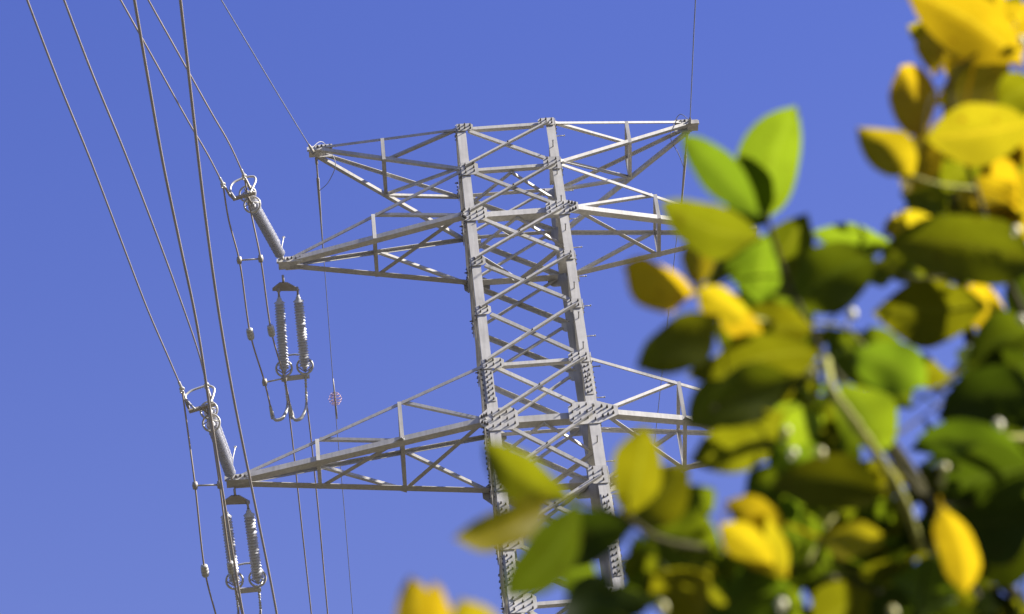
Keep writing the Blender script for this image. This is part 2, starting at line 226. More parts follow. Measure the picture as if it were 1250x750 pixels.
TWIG = [
 ([(-3.568, -49.897, 4.208), (-3.61, -49.934, 4.156), (-3.656, -49.968, 4.108), (-3.689, -50.0, 4.047)], 0.0024, 0.0012, 'dark'),
 ([(-3.578, -49.9, 4.255), (-3.545, -49.89, 4.257), (-3.527, -49.89, 4.222)], 0.0018, 0.001, 'pale'),
 ([(-3.358, -49.752, 4.473), (-3.403, -49.794, 4.424), (-3.456, -49.824, 4.389), (-3.484, -49.843, 4.382)], 0.0022, 0.001, 'dark'),
 ([(-3.376, -49.798, 4.541), (-3.412, -49.825, 4.518), (-3.447, -49.859, 4.494)], 0.0018, 0.001, 'pale'),
 ([(-3.387, -49.854, 4.634), (-3.412, -49.863, 4.601), (-3.428, -49.859, 4.548)], 0.0015, 0.001, 'dark'),
 ([(-3.631, -49.87, 3.99), (-3.661, -49.948, 3.953), (-3.69, -50.017, 3.918)], 0.0018, 0.001, 'pale'),
 ([(-3.517, -49.825, 4.122), (-3.554, -49.847, 4.089), (-3.592, -49.881, 4.024), (-3.618, -49.892, 3.967)], 0.0022, 0.001, 'pale'),
 ([(-3.541, -49.878, 4.113), (-3.496, -49.836, 4.183), (-3.454, -49.797, 4.252)], 0.002, 0.001, 'dark'),
 ([(-3.394, -49.842, 4.073), (-3.452, -49.879, 4.035), (-3.508, -49.947, 3.969)], 0.0024, 0.0012, 'dark'),
 ([(-3.487, -49.727, 4.118), (-3.531, -49.894, 4.051), (-3.554, -49.947, 4.041), (-3.57, -49.97, 4.055), (-3.582, -49.976, 4.081), (-3.578, -49.951, 4.15)], 0.0046, 0.0038, 'pale'),
 ([(-3.566, -49.883, 4.223), (-3.578, -49.9, 4.255), (-3.591, -49.917, 4.291), (-3.602, -49.951, 4.303), (-3.607, -49.972, 4.32)], 0.003, 0.0016, 'dark'),
 ([(-3.447, -49.545, 4.221), (-3.545, -49.742, 4.079), (-3.631, -49.87, 3.99), (-3.694, -49.95, 3.933), (-3.754, -50.029, 3.875), (-3.779, -50.065, 3.863), (-3.823, -50.14, 3.811)], 0.004, 0.0014, 'dark'),
 ([(-3.754, -50.029, 3.875), (-3.775, -50.061, 3.869), (-3.775, -50.064, 3.892)], 0.0018, 0.0012, 'dark'),
 ([(-3.298, -49.497, 4.384), (-3.331, -49.686, 4.439), (-3.358, -49.752, 4.473), (-3.376, -49.798, 4.541), (-3.387, -49.831, 4.601), (-3.387, -49.854, 4.634), (-3.344, -49.843, 4.696), (-3.302, -49.829, 4.748)], 0.004, 0.0012, 'dark'),
 ([(-3.572, -49.867, 4.291), (-3.621, -49.922, 4.239), (-3.661, -49.969, 4.204), (-3.68, -50.004, 4.193)], 0.002, 0.0012, 'pale'),
 ([(-3.381, -49.847, 4.142), (-3.423, -49.874, 4.119), (-3.448, -49.879, 4.121), (-3.483, -49.888, 4.099)], 0.0035, 0.002, 'pale'),
 ([(-3.496, -49.693, 4.102), (-3.497, -49.83, 4.041), (-3.487, -49.829, 4.08)], 0.002, 0.0014, 'pale'),
 ([(-3.592, -49.837, 4.068), (-3.577, -49.862, 4.069), (-3.559, -49.864, 4.079)], 0.0024, 0.002, 'pale'),
 ([(-3.882, -49.94, 3.757), (-3.928, -50.266, 3.514), (-3.953, -50.352, 3.458)], 0.003, 0.0015, 'dark'),
 ([(-3.884, -49.984, 3.717), (-3.908, -50.301, 3.464), (-3.923, -50.393, 3.412)], 0.003, 0.0015, 'dark'),
 ([(-3.768, -49.941, 3.745), (-3.834, -49.997, 3.716), (-3.891, -50.11, 3.601)], 0.004, 0.003, 'dark'),
 ([(-3.389, -49.689, 4.431), (-3.415, -49.698, 4.395), (-3.444, -49.74, 4.324)], 0.004, 0.003, 'dark'),
]
BUD = [
 (-3.539, -49.906, 4.256, 0.0047, 'w'),
 (-3.594, -49.959, 4.126, 0.0047, 'y'),
 (-3.308, -49.853, 4.692, 0.005, 'w'),
 (-3.362, -49.85, 4.417, 0.0043, 'w'),
 (-3.382, -49.865, 4.278, 0.0043, 'w'),
 (-3.435, -49.902, 4.107, 0.0047, 'w'),
 (-3.629, -49.999, 3.99, 0.0036, 'w'),
 (-3.604, -49.981, 4.007, 0.0043, 'y'),
 (-3.496, -49.934, 4.026, 0.0043, 'y'),
 (-3.48, -49.924, 4.041, 0.0036, 'y'),
 (-3.465, -49.914, 4.048, 0.0043, 'y'),
 (-3.499, -49.927, 4.018, 0.0036, 'y'),
 (-3.763, -50.081, 3.748, 0.0043, 'y'),
 (-3.661, -50.001, 3.819, 0.0043, 'w'),
 (-3.459, -49.867, 4.016, 0.0043, 'w'),
 (-3.562, -49.925, 3.875, 0.0043, 'y'),
 (-3.632, -50.004, 4.01, 0.0036, 'y'),
 (-3.497, -49.888, 3.963, 0.0043, 'y'),
]
FILL = [
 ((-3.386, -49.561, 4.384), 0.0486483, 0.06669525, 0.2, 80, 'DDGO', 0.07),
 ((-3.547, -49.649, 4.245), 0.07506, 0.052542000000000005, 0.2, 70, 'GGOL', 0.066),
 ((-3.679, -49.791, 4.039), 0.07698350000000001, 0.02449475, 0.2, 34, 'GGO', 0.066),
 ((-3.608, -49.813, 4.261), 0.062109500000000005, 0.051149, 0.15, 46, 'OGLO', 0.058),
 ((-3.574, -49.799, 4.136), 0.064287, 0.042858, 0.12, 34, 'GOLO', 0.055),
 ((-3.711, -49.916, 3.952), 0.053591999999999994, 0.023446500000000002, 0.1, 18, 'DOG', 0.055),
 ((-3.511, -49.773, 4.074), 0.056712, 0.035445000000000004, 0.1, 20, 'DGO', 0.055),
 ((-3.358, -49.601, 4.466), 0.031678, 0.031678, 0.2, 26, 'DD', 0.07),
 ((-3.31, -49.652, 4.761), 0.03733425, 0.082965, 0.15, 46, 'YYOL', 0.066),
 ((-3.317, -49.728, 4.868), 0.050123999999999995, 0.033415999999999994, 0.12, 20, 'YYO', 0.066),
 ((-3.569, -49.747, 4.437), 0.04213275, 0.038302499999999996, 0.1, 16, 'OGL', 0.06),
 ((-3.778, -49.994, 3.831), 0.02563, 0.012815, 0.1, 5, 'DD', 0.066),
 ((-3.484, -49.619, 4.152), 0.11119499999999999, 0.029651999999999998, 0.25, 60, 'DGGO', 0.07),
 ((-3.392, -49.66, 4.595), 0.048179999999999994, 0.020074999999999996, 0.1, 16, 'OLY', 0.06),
]
OFF = [
 ((-3.131, -49.771, 4.323), 0.1125, 0.1725, 0.45, 60, 'GGGG', 0.085),
 ((-3.377, -49.261, 4.087), 0.4368, 0.234, 0.4, 420, 'GGGD', 0.085),
]
TRUNK = [
 (-3.225, -48.792, 4.063),
 (-3.236, -49.122, 4.222),
 (-3.257, -49.349, 4.291),
]

# ------------------------------------------------------------------ materials
def newmat(name):
    mt = bpy.data.materials.new(name)
    mt.use_nodes = True
    return mt, mt.node_tree.nodes, mt.node_tree.links, mt.node_tree.nodes['Principled BSDF']

def surf(name, c1, c2, scale=6.0, rough=0.5, metal=0.0, rough2=None, bump=0.0, detail=6.0, spec=0.5):
    mt, N, L, b = newmat(name)
    tc = N.new('ShaderNodeTexCoord')
    nz = N.new('ShaderNodeTexNoise')
    nz.inputs['Scale'].default_value = scale
    nz.inputs['Detail'].default_value = detail
    nz.inputs['Roughness'].default_value = 0.65
    L.new(tc.outputs['Object'], nz.inputs['Vector'])
    rp = N.new('ShaderNodeValToRGB')
    rp.color_ramp.elements[0].position = 0.3
    rp.color_ramp.elements[1].position = 0.7
    rp.color_ramp.elements[0].color = (*c1, 1)
    rp.color_ramp.elements[1].color = (*c2, 1)
    L.new(nz.outputs['Fac'], rp.inputs['Fac'])
    if name == 'galvanised_steel':
        oi = N.new('ShaderNodeObjectInfo')
        vr = N.new('ShaderNodeMapRange')
        vr.inputs['To Min'].default_value = 0.80; vr.inputs['To Max'].default_value = 1.12
        L.new(oi.outputs['Random'], vr.inputs['Value'])
        # rain streaks and dull patches
        mp = N.new('ShaderNodeMapping'); mp.inputs['Scale'].default_value = (14, 14, 0.9)
        L.new(tc.outputs['Object'], mp.inputs['Vector'])
        n2 = N.new('ShaderNodeTexNoise'); n2.inputs['Scale'].default_value = 1.6; n2.inputs['Detail'].default_value = 5
        L.new(mp.outputs[0], n2.inputs['Vector'])
        st = N.new('ShaderNodeMapRange')
        st.inputs['From Min'].default_value = 0.35; st.inputs['From Max'].default_value = 0.62
        st.inputs['To Min'].default_value = 0.87; st.inputs['To Max'].default_value = 1.04
        L.new(n2.outputs['Fac'], st.inputs['Value'])
        ml = N.new('ShaderNodeMath'); ml.operation = 'MULTIPLY'
        L.new(vr.outputs[0], ml.inputs[0]); L.new(st.outputs[0], ml.inputs[1])
        sx_ = N.new('ShaderNodeVectorMath'); sx_.operation = 'SCALE'
        L.new(rp.outputs['Color'], sx_.inputs[0]); L.new(ml.outputs[0], sx_.inputs['Scale'])
        L.new(sx_.outputs[0], b.inputs['Base Color'])
    else:
        L.new(rp.outputs['Color'], b.inputs['Base Color'])
    b.inputs['Metallic'].default_value = metal
    b.inputs['Specular IOR Level'].default_value = spec
    b.inputs['Roughness'].default_value = rough
    if rough2 is not None:
        mr = N.new('ShaderNodeMapRange')
        mr.inputs['To Min'].default_value = rough
        mr.inputs['To Max'].default_value = rough2
        L.new(nz.outputs['Fac'], mr.inputs['Value'])
        L.new(mr.outputs[0], b.inputs['Roughness'])
    if bump:
        bp = N.new('ShaderNodeBump')
        bp.inputs['Strength'].default_value = bump
        L.new(nz.outputs['Fac'], bp.inputs['Height'])
        L.new(bp.outputs[0], b.inputs['Normal'])
    return mt

M = {}
M['steel'] = surf('galvanised_steel', (0.40, 0.387, 0.36), (0.515, 0.50, 0.472), 2.2, 0.5, 0.0, 0.65, 0.04, 6.0, 0.3)
M['bolt'] = surf('bolt_zinc', (0.232, 0.226, 0.215), (0.302, 0.290, 0.273), 9, 0.45, 0.2)
M['darkbolt'] = surf('dark_bolt', (0.075, 0.070, 0.064), (0.139, 0.133, 0.122), 20, 0.5, 0.1)  # bolt colour darkened so bolt and cast shadow read as one dark stroke
M['cable'] = surf('weathered_aluminium', (0.29, 0.25, 0.20), (0.38, 0.33, 0.275), 1.5, 0.5, 0.15)
M['earth'] = surf('steel_strand', (0.197, 0.197, 0.203), (0.244, 0.244, 0.249), 1.5, 0.5, 0.1)
M['alloy'] = surf('cast_alloy', (0.42, 0.41, 0.38), (0.52, 0.51, 0.48), 5, 0.4, 0.2)
M['fitting'] = surf('forged_fitting', (0.28, 0.255, 0.22), (0.39, 0.36, 0.315), 8, 0.5, 0.2)
M['shed'] = surf('grey_shed_rubber', (0.46, 0.465, 0.505), (0.54, 0.545, 0.575), 4, 0.75, 0, None, 0.0, 6.0, 0.12)
M['marker'] = surf('pink_marker', (0.360, 0.220, 0.244), (0.418, 0.267, 0.290), 8, 0.5)
M['bark_pale'] = surf('young_bark', (0.22, 0.225, 0.045), (0.31, 0.30, 0.08), 60, 0.75, 0, None, 0.1, 6.0, 0.15)
M['bark_dark'] = surf('old_bark', (0.035, 0.034, 0.012), (0.065, 0.058, 0.025), 40, 0.85, 0, None, 0.2, 6.0, 0.1)
M['bud_w'] = surf('white_bud', (0.45, 0.43, 0.24), (0.55, 0.53, 0.34), 80, 0.4)
M['bud_y'] = surf('yellow_bud', (0.348, 0.319, 0.070), (0.406, 0.383, 0.128), 80, 0.4)
M['ground'] = surf('dry_earth', (0.045, 0.042, 0.024), (0.09, 0.075, 0.045), 0.12, 0.9, 0, None, 0.1)
M['concrete'] = surf('footing_concrete', (0.174, 0.168, 0.157), (0.232, 0.226, 0.209), 3, 0.8)

def leafmat(name, top, thru, mixf=0.66, gloss=0.005):
    """Thin leaf: light reflected by the blade, light passing through it, waxy sheen, veins."""
    mt = bpy.data.materials.new(name)
    mt.use_nodes = True
    N, L = mt.node_tree.nodes, mt.node_tree.links
    N.clear()
    out = N.new('ShaderNodeOutputMaterial')
    at = N.new('ShaderNodeAttribute'); at.attribute_name = 'tint'
    uv = N.new('ShaderNodeUVMap'); uv.uv_map = 'UVMap'
    sep = N.new('ShaderNodeSeparateXYZ'); L.new(uv.outputs[0], sep.inputs[0])
    # veins: |u| is the distance to the midrib, v runs base to tip
    ab = N.new('ShaderNodeMath'); ab.operation = 'ABSOLUTE'; L.new(sep.outputs['X'], ab.inputs[0])
    mid = N.new('ShaderNodeMapRange'); L.new(ab.outputs[0], mid.inputs['Value'])
    mid.inputs['From Min'].default_value = 0.03; mid.inputs['From Max'].default_value = 0.09
    mid.inputs['To Min'].default_value = 1.0; mid.inputs['To Max'].default_value = 0.0
    sl = N.new('ShaderNodeMath'); sl.operation = 'MULTIPLY_ADD'; sl.inputs[1].default_value = -0.35
    L.new(ab.outputs[0], sl.inputs[0]); L.new(sep.outputs['Y'], sl.inputs[2])
    fr = N.new('ShaderNodeMath'); fr.operation = 'MULTIPLY'; fr.inputs[1].default_value = 50.0; L.new(sl.outputs[0], fr.inputs[0])
    sn = N.new('ShaderNodeMath'); sn.operation = 'SINE'; L.new(fr.outputs[0], sn.inputs[0])
    sv = N.new('ShaderNodeMapRange'); L.new(sn.outputs[0], sv.inputs['Value'])
    sv.inputs['From Min'].default_value = 0.86; sv.inputs['From Max'].default_value = 1.0
    sv.inputs['To Min'].default_value = 0.0; sv.inputs['To Max'].default_value = 0.45
    mx = N.new('ShaderNodeMath'); mx.operation = 'MAXIMUM'; L.new(mid.outputs[0], mx.inputs[0]); L.new(sv.outputs[0], mx.inputs[1])
    tc = N.new('ShaderNodeTexCoord')
    nz = N.new('ShaderNodeTexNoise'); nz.inputs['Scale'].default_value = 45; nz.inputs['Detail'].default_value = 4
    L.new(tc.outputs['Object'], nz.inputs['Vector'])
    n3 = N.new('ShaderNodeTexNoise'); n3.inputs['Scale'].default_value = 95; n3.inputs['Detail'].default_value = 2
    L.new(tc.outputs['Object'], n3.inputs['Vector'])
    spot = N.new('ShaderNodeMapRange'); L.new(n3.outputs['Fac'], spot.inputs['Value'])
    spot.inputs['From Min'].default_value = 0.66; spot.inputs['From Max'].default_value = 0.74
    spot.inputs['To Min'].default_value = 0.0; spot.inputs['To Max'].default_value = 0.7
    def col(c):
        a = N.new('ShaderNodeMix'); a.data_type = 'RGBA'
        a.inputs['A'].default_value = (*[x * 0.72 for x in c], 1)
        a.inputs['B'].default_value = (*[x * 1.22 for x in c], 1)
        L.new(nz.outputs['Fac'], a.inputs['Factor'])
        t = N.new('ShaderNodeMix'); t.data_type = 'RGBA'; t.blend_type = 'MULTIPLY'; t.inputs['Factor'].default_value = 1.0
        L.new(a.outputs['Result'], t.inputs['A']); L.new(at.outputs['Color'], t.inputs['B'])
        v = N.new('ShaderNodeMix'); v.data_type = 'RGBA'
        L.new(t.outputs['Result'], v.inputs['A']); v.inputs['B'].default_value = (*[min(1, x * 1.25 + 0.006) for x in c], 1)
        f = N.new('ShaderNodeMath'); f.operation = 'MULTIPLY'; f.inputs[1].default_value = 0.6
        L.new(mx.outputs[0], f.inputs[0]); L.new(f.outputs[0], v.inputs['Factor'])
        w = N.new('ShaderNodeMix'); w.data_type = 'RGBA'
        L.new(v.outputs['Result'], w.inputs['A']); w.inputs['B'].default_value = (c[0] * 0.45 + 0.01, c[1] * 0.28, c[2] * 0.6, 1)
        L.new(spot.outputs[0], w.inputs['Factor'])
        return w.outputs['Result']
    df = N.new('ShaderNodeBsdfDiffuse'); L.new(col(top), df.inputs['Color'])
    tr = N.new('ShaderNodeBsdfTranslucent'); L.new(col(thru), tr.inputs['Color'])
    m1 = N.new('ShaderNodeMixShader'); m1.inputs[0].default_value = mixf
    L.new(df.outputs[0], m1.inputs[1]); L.new(tr.outputs[0], m1.inputs[2])
    gl = N.new('ShaderNodeBsdfGlossy'); gl.inputs['Roughness'].default_value = 0.38
    gl.inputs['Color'].default_value = (0.9, 0.95, 0.9, 1)
    m2 = N.new('ShaderNodeMixShader'); m2.inputs[0].default_value = gloss
    L.new(m1.outputs[0], m2.inputs[1]); L.new(gl.outputs[0], m2.inputs[2])
    L.new(m2.outputs[0], out.inputs['Surface'])
    return mt

M['Y'] = leafmat('yellowing_leaf', (0.22, 0.17, 0.008), (0.44, 0.325, 0.007))
M['L'] = leafmat('lime_leaf', (0.06, 0.09, 0.010), (0.155, 0.215, 0.007))
M['G'] = leafmat('green_leaf', (0.045, 0.062, 0.008), (0.105, 0.145, 0.004))
M['O'] = leafmat('olive_leaf', (0.065, 0.072, 0.006), (0.142, 0.146, 0.003))
M['D'] = leafmat('shaded_leaf', (0.022, 0.032, 0.003), (0.045, 0.062, 0.002))  # darker blade colour, painted in for leaves that lie in shade
LEAFMATS = ['Y', 'L', 'G', 'O', 'D']

# ------------------------------------------------------------------ mesh builder
class MB:
    def __init__(s):
        s.v = []; s.f = []; s.smooth = []; s.dark = set()
    def poly(s, pts, faces, smooth=False):
        o = len(s.v)
        s.v += [Vector(q) for q in pts]
        for f in faces:
            s.f.append([o + i for i in f]); s.smooth.append(smooth)
    def box(s, c, ax, ay, az):
        c, ax, ay, az = map(Vector, (c, ax, ay, az))
        P = [c + ax * i + ay * j + az * k for i in (-1, 1) for j in (-1, 1) for k in (-1, 1)]
        s.poly(P, [(0, 1, 3, 2), (4, 6, 7, 5), (0, 4, 5, 1), (2, 3, 7, 6), (0, 2, 6, 4), (1, 5, 7, 3)])
    def prism(s, a, b, section, e1, e2):
        a, b = Vector(a), Vector(b)
        n = len(section)
        P = [a + e1 * x + e2 * y for x, y in section] + [b + e1 * x + e2 * y for x, y in section]
        F = [(i, (i + 1) % n, n + (i + 1) % n, n + i) for i in range(n)]
        F += [tuple(reversed(range(n))), tuple(range(n, 2 * n))]
        s.poly(P, F)
    def angle(s, a, b, w, h1, h2, t=0.012, w2=None):
        """L-profile bar a->b: one flange towards h1, the other towards h2, corner on the line a-b."""
        a, b = Vector(a), Vector(b)
        d = (b - a).normalized()
        e1 = Vector(h1); e1 = (e1 - d * e1.dot(d)).normalized()
        e2 = d.cross(e1)
        if e2.dot(Vector(h2)) < 0: e2 = -e2
        w2 = w2 or w
        s.prism(a, b, [(0, 0), (w, 0), (w, t), (t, t), (t, w2), (0, w2)], e1, e2)
    def tube(s, pts, r, n=8, caps=True):
        P = [Vector(q) for q in pts]
        rr = r if isinstance(r, (list, tuple)) else [r] * len(P)
        up = Vector((0.123, 0.31, 0.94)).normalized()
        rings = []
        for i, q in enumerate(P):
            d = (P[min(i + 1, len(P) - 1)] - P[max(i - 1, 0)])
            if d.length < 1e-9: d = Vector((0, 0, 1))
            d.normalize()
            e1 = up - d * up.dot(d)
            if e1.length < 1e-3: e1 = Vector((1, 0, 0)) - d * d.x
            e1.normalize(); up = e1
            e2 = d.cross(e1)
            rings.append([q + (e1 * math.cos(2 * math.pi * k / n) + e2 * math.sin(2 * math.pi * k / n)) * rr[i] for k in range(n)])
        pts2 = [v for g in rings for v in g]
        F = []
        for i in range(len(P) - 1):
            for k in range(n):
                F.append((i * n + k, i * n + (k + 1) % n, (i + 1) * n + (k + 1) % n, (i + 1) * n + k))
        s.poly(pts2, F, True)
        if caps:
            o = len(s.v) - len(pts2)
            s.f.append([o + k for k in reversed(range(n))]); s.smooth.append(False)
            s.f.append([o + (len(P) - 1) * n + k for k in range(n)]); s.smooth.append(False)
    def lathe(s, a, b, prof, n=18):
        """prof: list of (fraction along a-b, radius)"""
        a, b = Vector(a), Vector(b)
        s.tube_raw([a.lerp(b, t) for t, _ in prof], [r for _, r in prof], (b - a).normalized(), n)
    def tube_raw(s, P, rr, d, n):
        e1 = Vector((0.3, 0.2, 0.9)); e1 = (e1 - d * e1.dot(d)).normalized(); e2 = d.cross(e1)
        pts = [q + (e1 * math.cos(2 * math.pi * k / n) + e2 * math.sin(2 * math.pi * k / n)) * r for q, r in zip(P, rr) for k in range(n)]
        F = [(i * n + k, i * n + (k + 1) % n, (i + 1) * n + (k + 1) % n, (i + 1) * n + k) for i in range(len(P) - 1) for k in range(n)]
        s.poly(pts, F, True)
        o = len(s.v) - len(pts)
        s.f.append([o + k for k in reversed(range(n))]); s.smooth.append(False)
        s.f.append([o + (len(P) - 1) * n + k for k in range(n)]); s.smooth.append(False)
    def torus(s, c, axis, R0, r, n=28, k=8):
        c, d = Vector(c), Vector(axis).normalized()
        e1 = Vector((0.3, 0.2, 0.9)); e1 = (e1 - d * e1.dot(d)).normalized(); e2 = d.cross(e1)
        pts = []
        for i in range(n):
            a = 2 * math.pi * i / n
            o = e1 * math.cos(a) + e2 * math.sin(a)
            for j in range(k):
                bq = 2 * math.pi * j / k
                pts.append(c + o * (R0 + r * math.cos(bq)) + d * (r * math.sin(bq)))
        F = [(i * k + j, ((i + 1) % n) * k + j, ((i + 1) % n) * k + (j + 1) % k, i * k + (j + 1) % k) for i in range(n) for j in range(k)]
        s.poly(pts, F, True)
    def hexbolt(s, c, nrm, r=0.015, h=0.06):
        f0 = len(s.f)
        nrm = Vector(nrm).normalized()
        e1 = Vector((0.2, 0.3, 0.93)); e1 = (e1 - nrm * e1.dot(nrm)).normalized(); e2 = nrm.cross(e1)
        c = Vector(c)
        s.prism(c, c + nrm * h * 0.45, [(1.5 * r * math.cos(i * math.pi / 3), 1.5 * r * math.sin(i * math.pi / 3)) for i in range(6)], e1, e2)
        s.prism(c + nrm * h * 0.45, c + nrm * h, [(0.9 * r * math.cos(i * math.pi / 3), 0.9 * r * math.sin(i * math.pi / 3)) for i in range(6)], e1, e2)
        s.dark.update(range(f0, len(s.f)))
    def build(s, name, mat, parent=None, origin=(0, 0, 0), smooth_all=False):
        o0 = Vector(origin)
        me = bpy.data.meshes.new(name)
        me.from_pydata([tuple(v - o0) for v in s.v], [], s.f)
        me.validate()
        me.polygons.foreach_set('use_smooth', s.smooth if len(s.smooth) == len(me.polygons) else [False] * len(me.polygons))
        me.materials.append(mat)
        if s.dark:
            me.materials.append(M['darkbolt'])
            for i in s.dark: me.polygons[i].material_index = 1
        me.update()
        import bmesh
        bm = bmesh.new(); bm.from_mesh(me)
        bmesh.ops.recalc_face_normals(bm, faces=bm.faces)
        bm.to_mesh(me); bm.free()
        ob = bpy.data.objects.new(name, me)
        COL.objects.link(ob)
        if parent is not None: ob.parent = parent
        else: ob.location = o0
        return ob

def spline(P, sub=8):
    P = [Vector(q) for q in P]
    if len(P) < 3: return P
    out = []
    for i in range(len(P) - 1):
        p0 = P[i - 1] if i > 0 else P[0] * 2 - P[1]
        p3 = P[i + 2] if i + 2 < len(P) else P[-1] * 2 - P[-2]
        p1, p2 = P[i], P[i + 1]
        # centripetal Catmull-Rom: no overshoot on uneven spacing
        t1 = max((p1 - p0).length, 1e-6) ** 0.5; t2 = t1 + max((p2 - p1).length, 1e-6) ** 0.5; t3 = t2 + max((p3 - p2).length, 1e-6) ** 0.5
        for k in range(sub):
            t = t1 + (t2 - t1) * k / sub
            a1 = p0 * ((t1 - t) / t1) + p1 * (t / t1)
            a2 = p1 * ((t2 - t) / (t2 - t1)) + p2 * ((t - t1) / (t2 - t1))
            a3 = p2 * ((t3 - t) / (t3 - t2)) + p3 * ((t - t2) / (t3 - t2))
            b1 = a1 * ((t2 - t) / t2) + a2 * (t / t2)
            b2 = a2 * ((t3 - t) / (t3 - t1)) + a3 * ((t - t1) / (t3 - t1))
            out.append(b1 * ((t2 - t) / (t2 - t1)) + b2 * ((t - t1) / (t2 - t1)))
    out.append(P[-1])
    return out

def tag(o, label, cat, group=None, kind=None):
    if label: o['label'] = label
    if cat: o['category'] = cat
    if group: o['group'] = group
    if kind: o['kind'] = kind
    return o

def thing(name, loc, label, cat, group=None):
    o = bpy.data.objects.new(name, None)
    o.location = loc
    o.empty_display_size = 0.2
    COL.objects.link(o)
    return tag(o, label, cat, group)

def part(name, mb, mat, root):
    """a part of a thing whose Empty stands at root.location (all coordinates given in world space)"""
    r = root
    while r.parent: r = r.parent
    return mb.build(name, mat, root, r.location)

# ------------------------------------------------------------------ ground
g = MB()
n = 40
ext = 5000
xs = [ext * (abs(i) / n) ** 2.2 * (1 if i >= 0 else -1) for i in range(-n, n + 1)]
rnd = random.Random(3)
pts = [(x, y, 0 if abs(x) < 60 and abs(y) < 80 else rnd.uniform(-0.6, 0.0) * min(1, (abs(x) + abs(y)) / 800)) for y in xs for x in xs]
k = len(xs)
g.poly(pts, [(j * k + i, j * k + i + 1, (j + 1) * k + i + 1, (j + 1) * k + i) for j in range(k - 1) for i in range(k - 1)])
go = g.build('ground', M['ground'])
go['kind'] = 'structure'

# ------------------------------------------------------------------ lattice tower
LEV = LV + [-15.3, -17.3, -19.4, -21.6, -24.0, -27.0, -30.5, -34.5, -39.0, -44.0, -50.0, -57.0, -ZT + 0.35]
ZW = [z + ZT for z in LEV]
# the body is a little wider across the line than along it
WIDE = 1.085
def half(z):
    zz = z - ZT
    h = 0.9 - 0.00352 * max(zz, -24.0)
    if zz < -24.0: h += (-24.0 - zz) * 0.095
    return h
tower = thing('lattice_tower', (0, 0, 0), 'tall pale grey steel lattice transmission tower with tapering crossarms behind the leaves', 'tower')
tower.scale = (WIDE, 1, 1)
FACES = {  # name: (direction of u, outward normal)
    'front': (Vector((1, 0, 0)), Vector((0, -1, 0))), 'right': (Vector((0, 1, 0)), Vector((1, 0, 0))),
    'back': (Vector((-1, 0, 0)), Vector((0, 1, 0))), 'left': (Vector((0, -1, 0)), Vector((-1, 0, 0)))}
def fp(face, u, z, off):
    d, nn = FACES[face]
    return d * u + nn * (half(z) + off) + Vector((0, 0, z))

LEGW = lambda i: 0.195 if i < 6 else 0.235
legs = {}
for sx in (-1, 1):
    for sy in (-1, 1):
        mb = MB()
        # one long angle, with a heavier section below the lower crossarm
        zt, zs, zb = ZW[0] + 0.07, ZW[6] + 0.62, 0.2
        for z1, z0, w, t, o in ((zt, zs, 0.160, 0.018, 0.0), (zs - 0.001, ZW[14], 0.185, 0.022, 0.004), (ZW[14], zb, 0.22, 0.026, 0.004)):
            a = Vector((sx * (half(z1) + o), sy * (half(z1) + o), z1)); b = Vector((sx * (half(z0) + o), sy * (half(z0) + o), z0))
            mb.angle(a, b, w, (-sx, 0, 0), (0, -sy, 0), t)
        legs[sx, sy] = part('leg', mb, M['steel'], tower)

def gusset(face, us, i, w, h, dz=0.0, shape='rect', nb=(3, 3), outw=0.0):
    """bolted plate on a face at node i; us = which leg (-1 start, +1 end of u)"""
    z = ZW[i] + dz
    hz = half(z)
    d, nn = FACES[face]
    u1 = us * (hz + outw); u0 = us * (hz - w)
    lo, hi = min(u0, u1), max(u0, u1)
    mb = MB()
    y0, y1 = 0.006, 0.018
    c = 0.09 * min(w, h) / 0.4
    ins = -us
    def q(u, dzz, off): return d * u + nn * (hz + off + 0.004) + Vector((0, 0, z + dzz))
    if shape == 'rect':
        outl = [(u1, -h / 2), (u1, h / 2), (u0 - ins * c, h / 2), (u0, h / 2 - c), (u0, -h / 2 + c), (u0 - ins * c, -h / 2)]
    else:
        x3 = us * (hz + outw); e = us * hz
        outl = [(e, -h / 2), (x3, -0.10), (x3, 0.12), (e, h / 2), (u0 - ins * c, h / 2), (u0, h / 2 - c), (u0, -h / 2 + c), (u0 - ins * c, -h / 2)]
    P = [q(u, zz, y0) for u, zz in outl] + [q(u, zz, y1) for u, zz in outl]
    k = len(outl)
    mb.poly(P, [tuple(range(k)), tuple(range(2 * k - 1, k - 1, -1))] + [(a, (a + 1) % k, k + (a + 1) % k, k + a) for a in range(k)])
    nx, ny = nb
    for a in range(nx):
        for b_ in range(ny):
            fu = (a + 0.5) / nx; fz = (b_ + 0.5) / ny - 0.5
            u = us * hz + (u0 - us * hz) * fu
            mb.hexbolt(q(u, fz * h * 0.9 + (0.05 if a % 2 else -0.03) * h, y1), nn, 0.0115, 0.055 if face == 'front' else 0.022)
    if shape != 'rect':
        for a in range(3):
            for b_ in range(2):
                mb.hexbolt(q(us * (hz + outw * (0.2 + 0.27 * a)), (b_ - 0.5) * (0.26 - 0.06 * a), y1), nn)
    sx, sy = {'front': (us, -1), 'back': (-us, 1), 'right': (1, us), 'left': (-1, -us)}[face]
    part('gusset_plate', mb, M['steel'], legs[sx, sy])

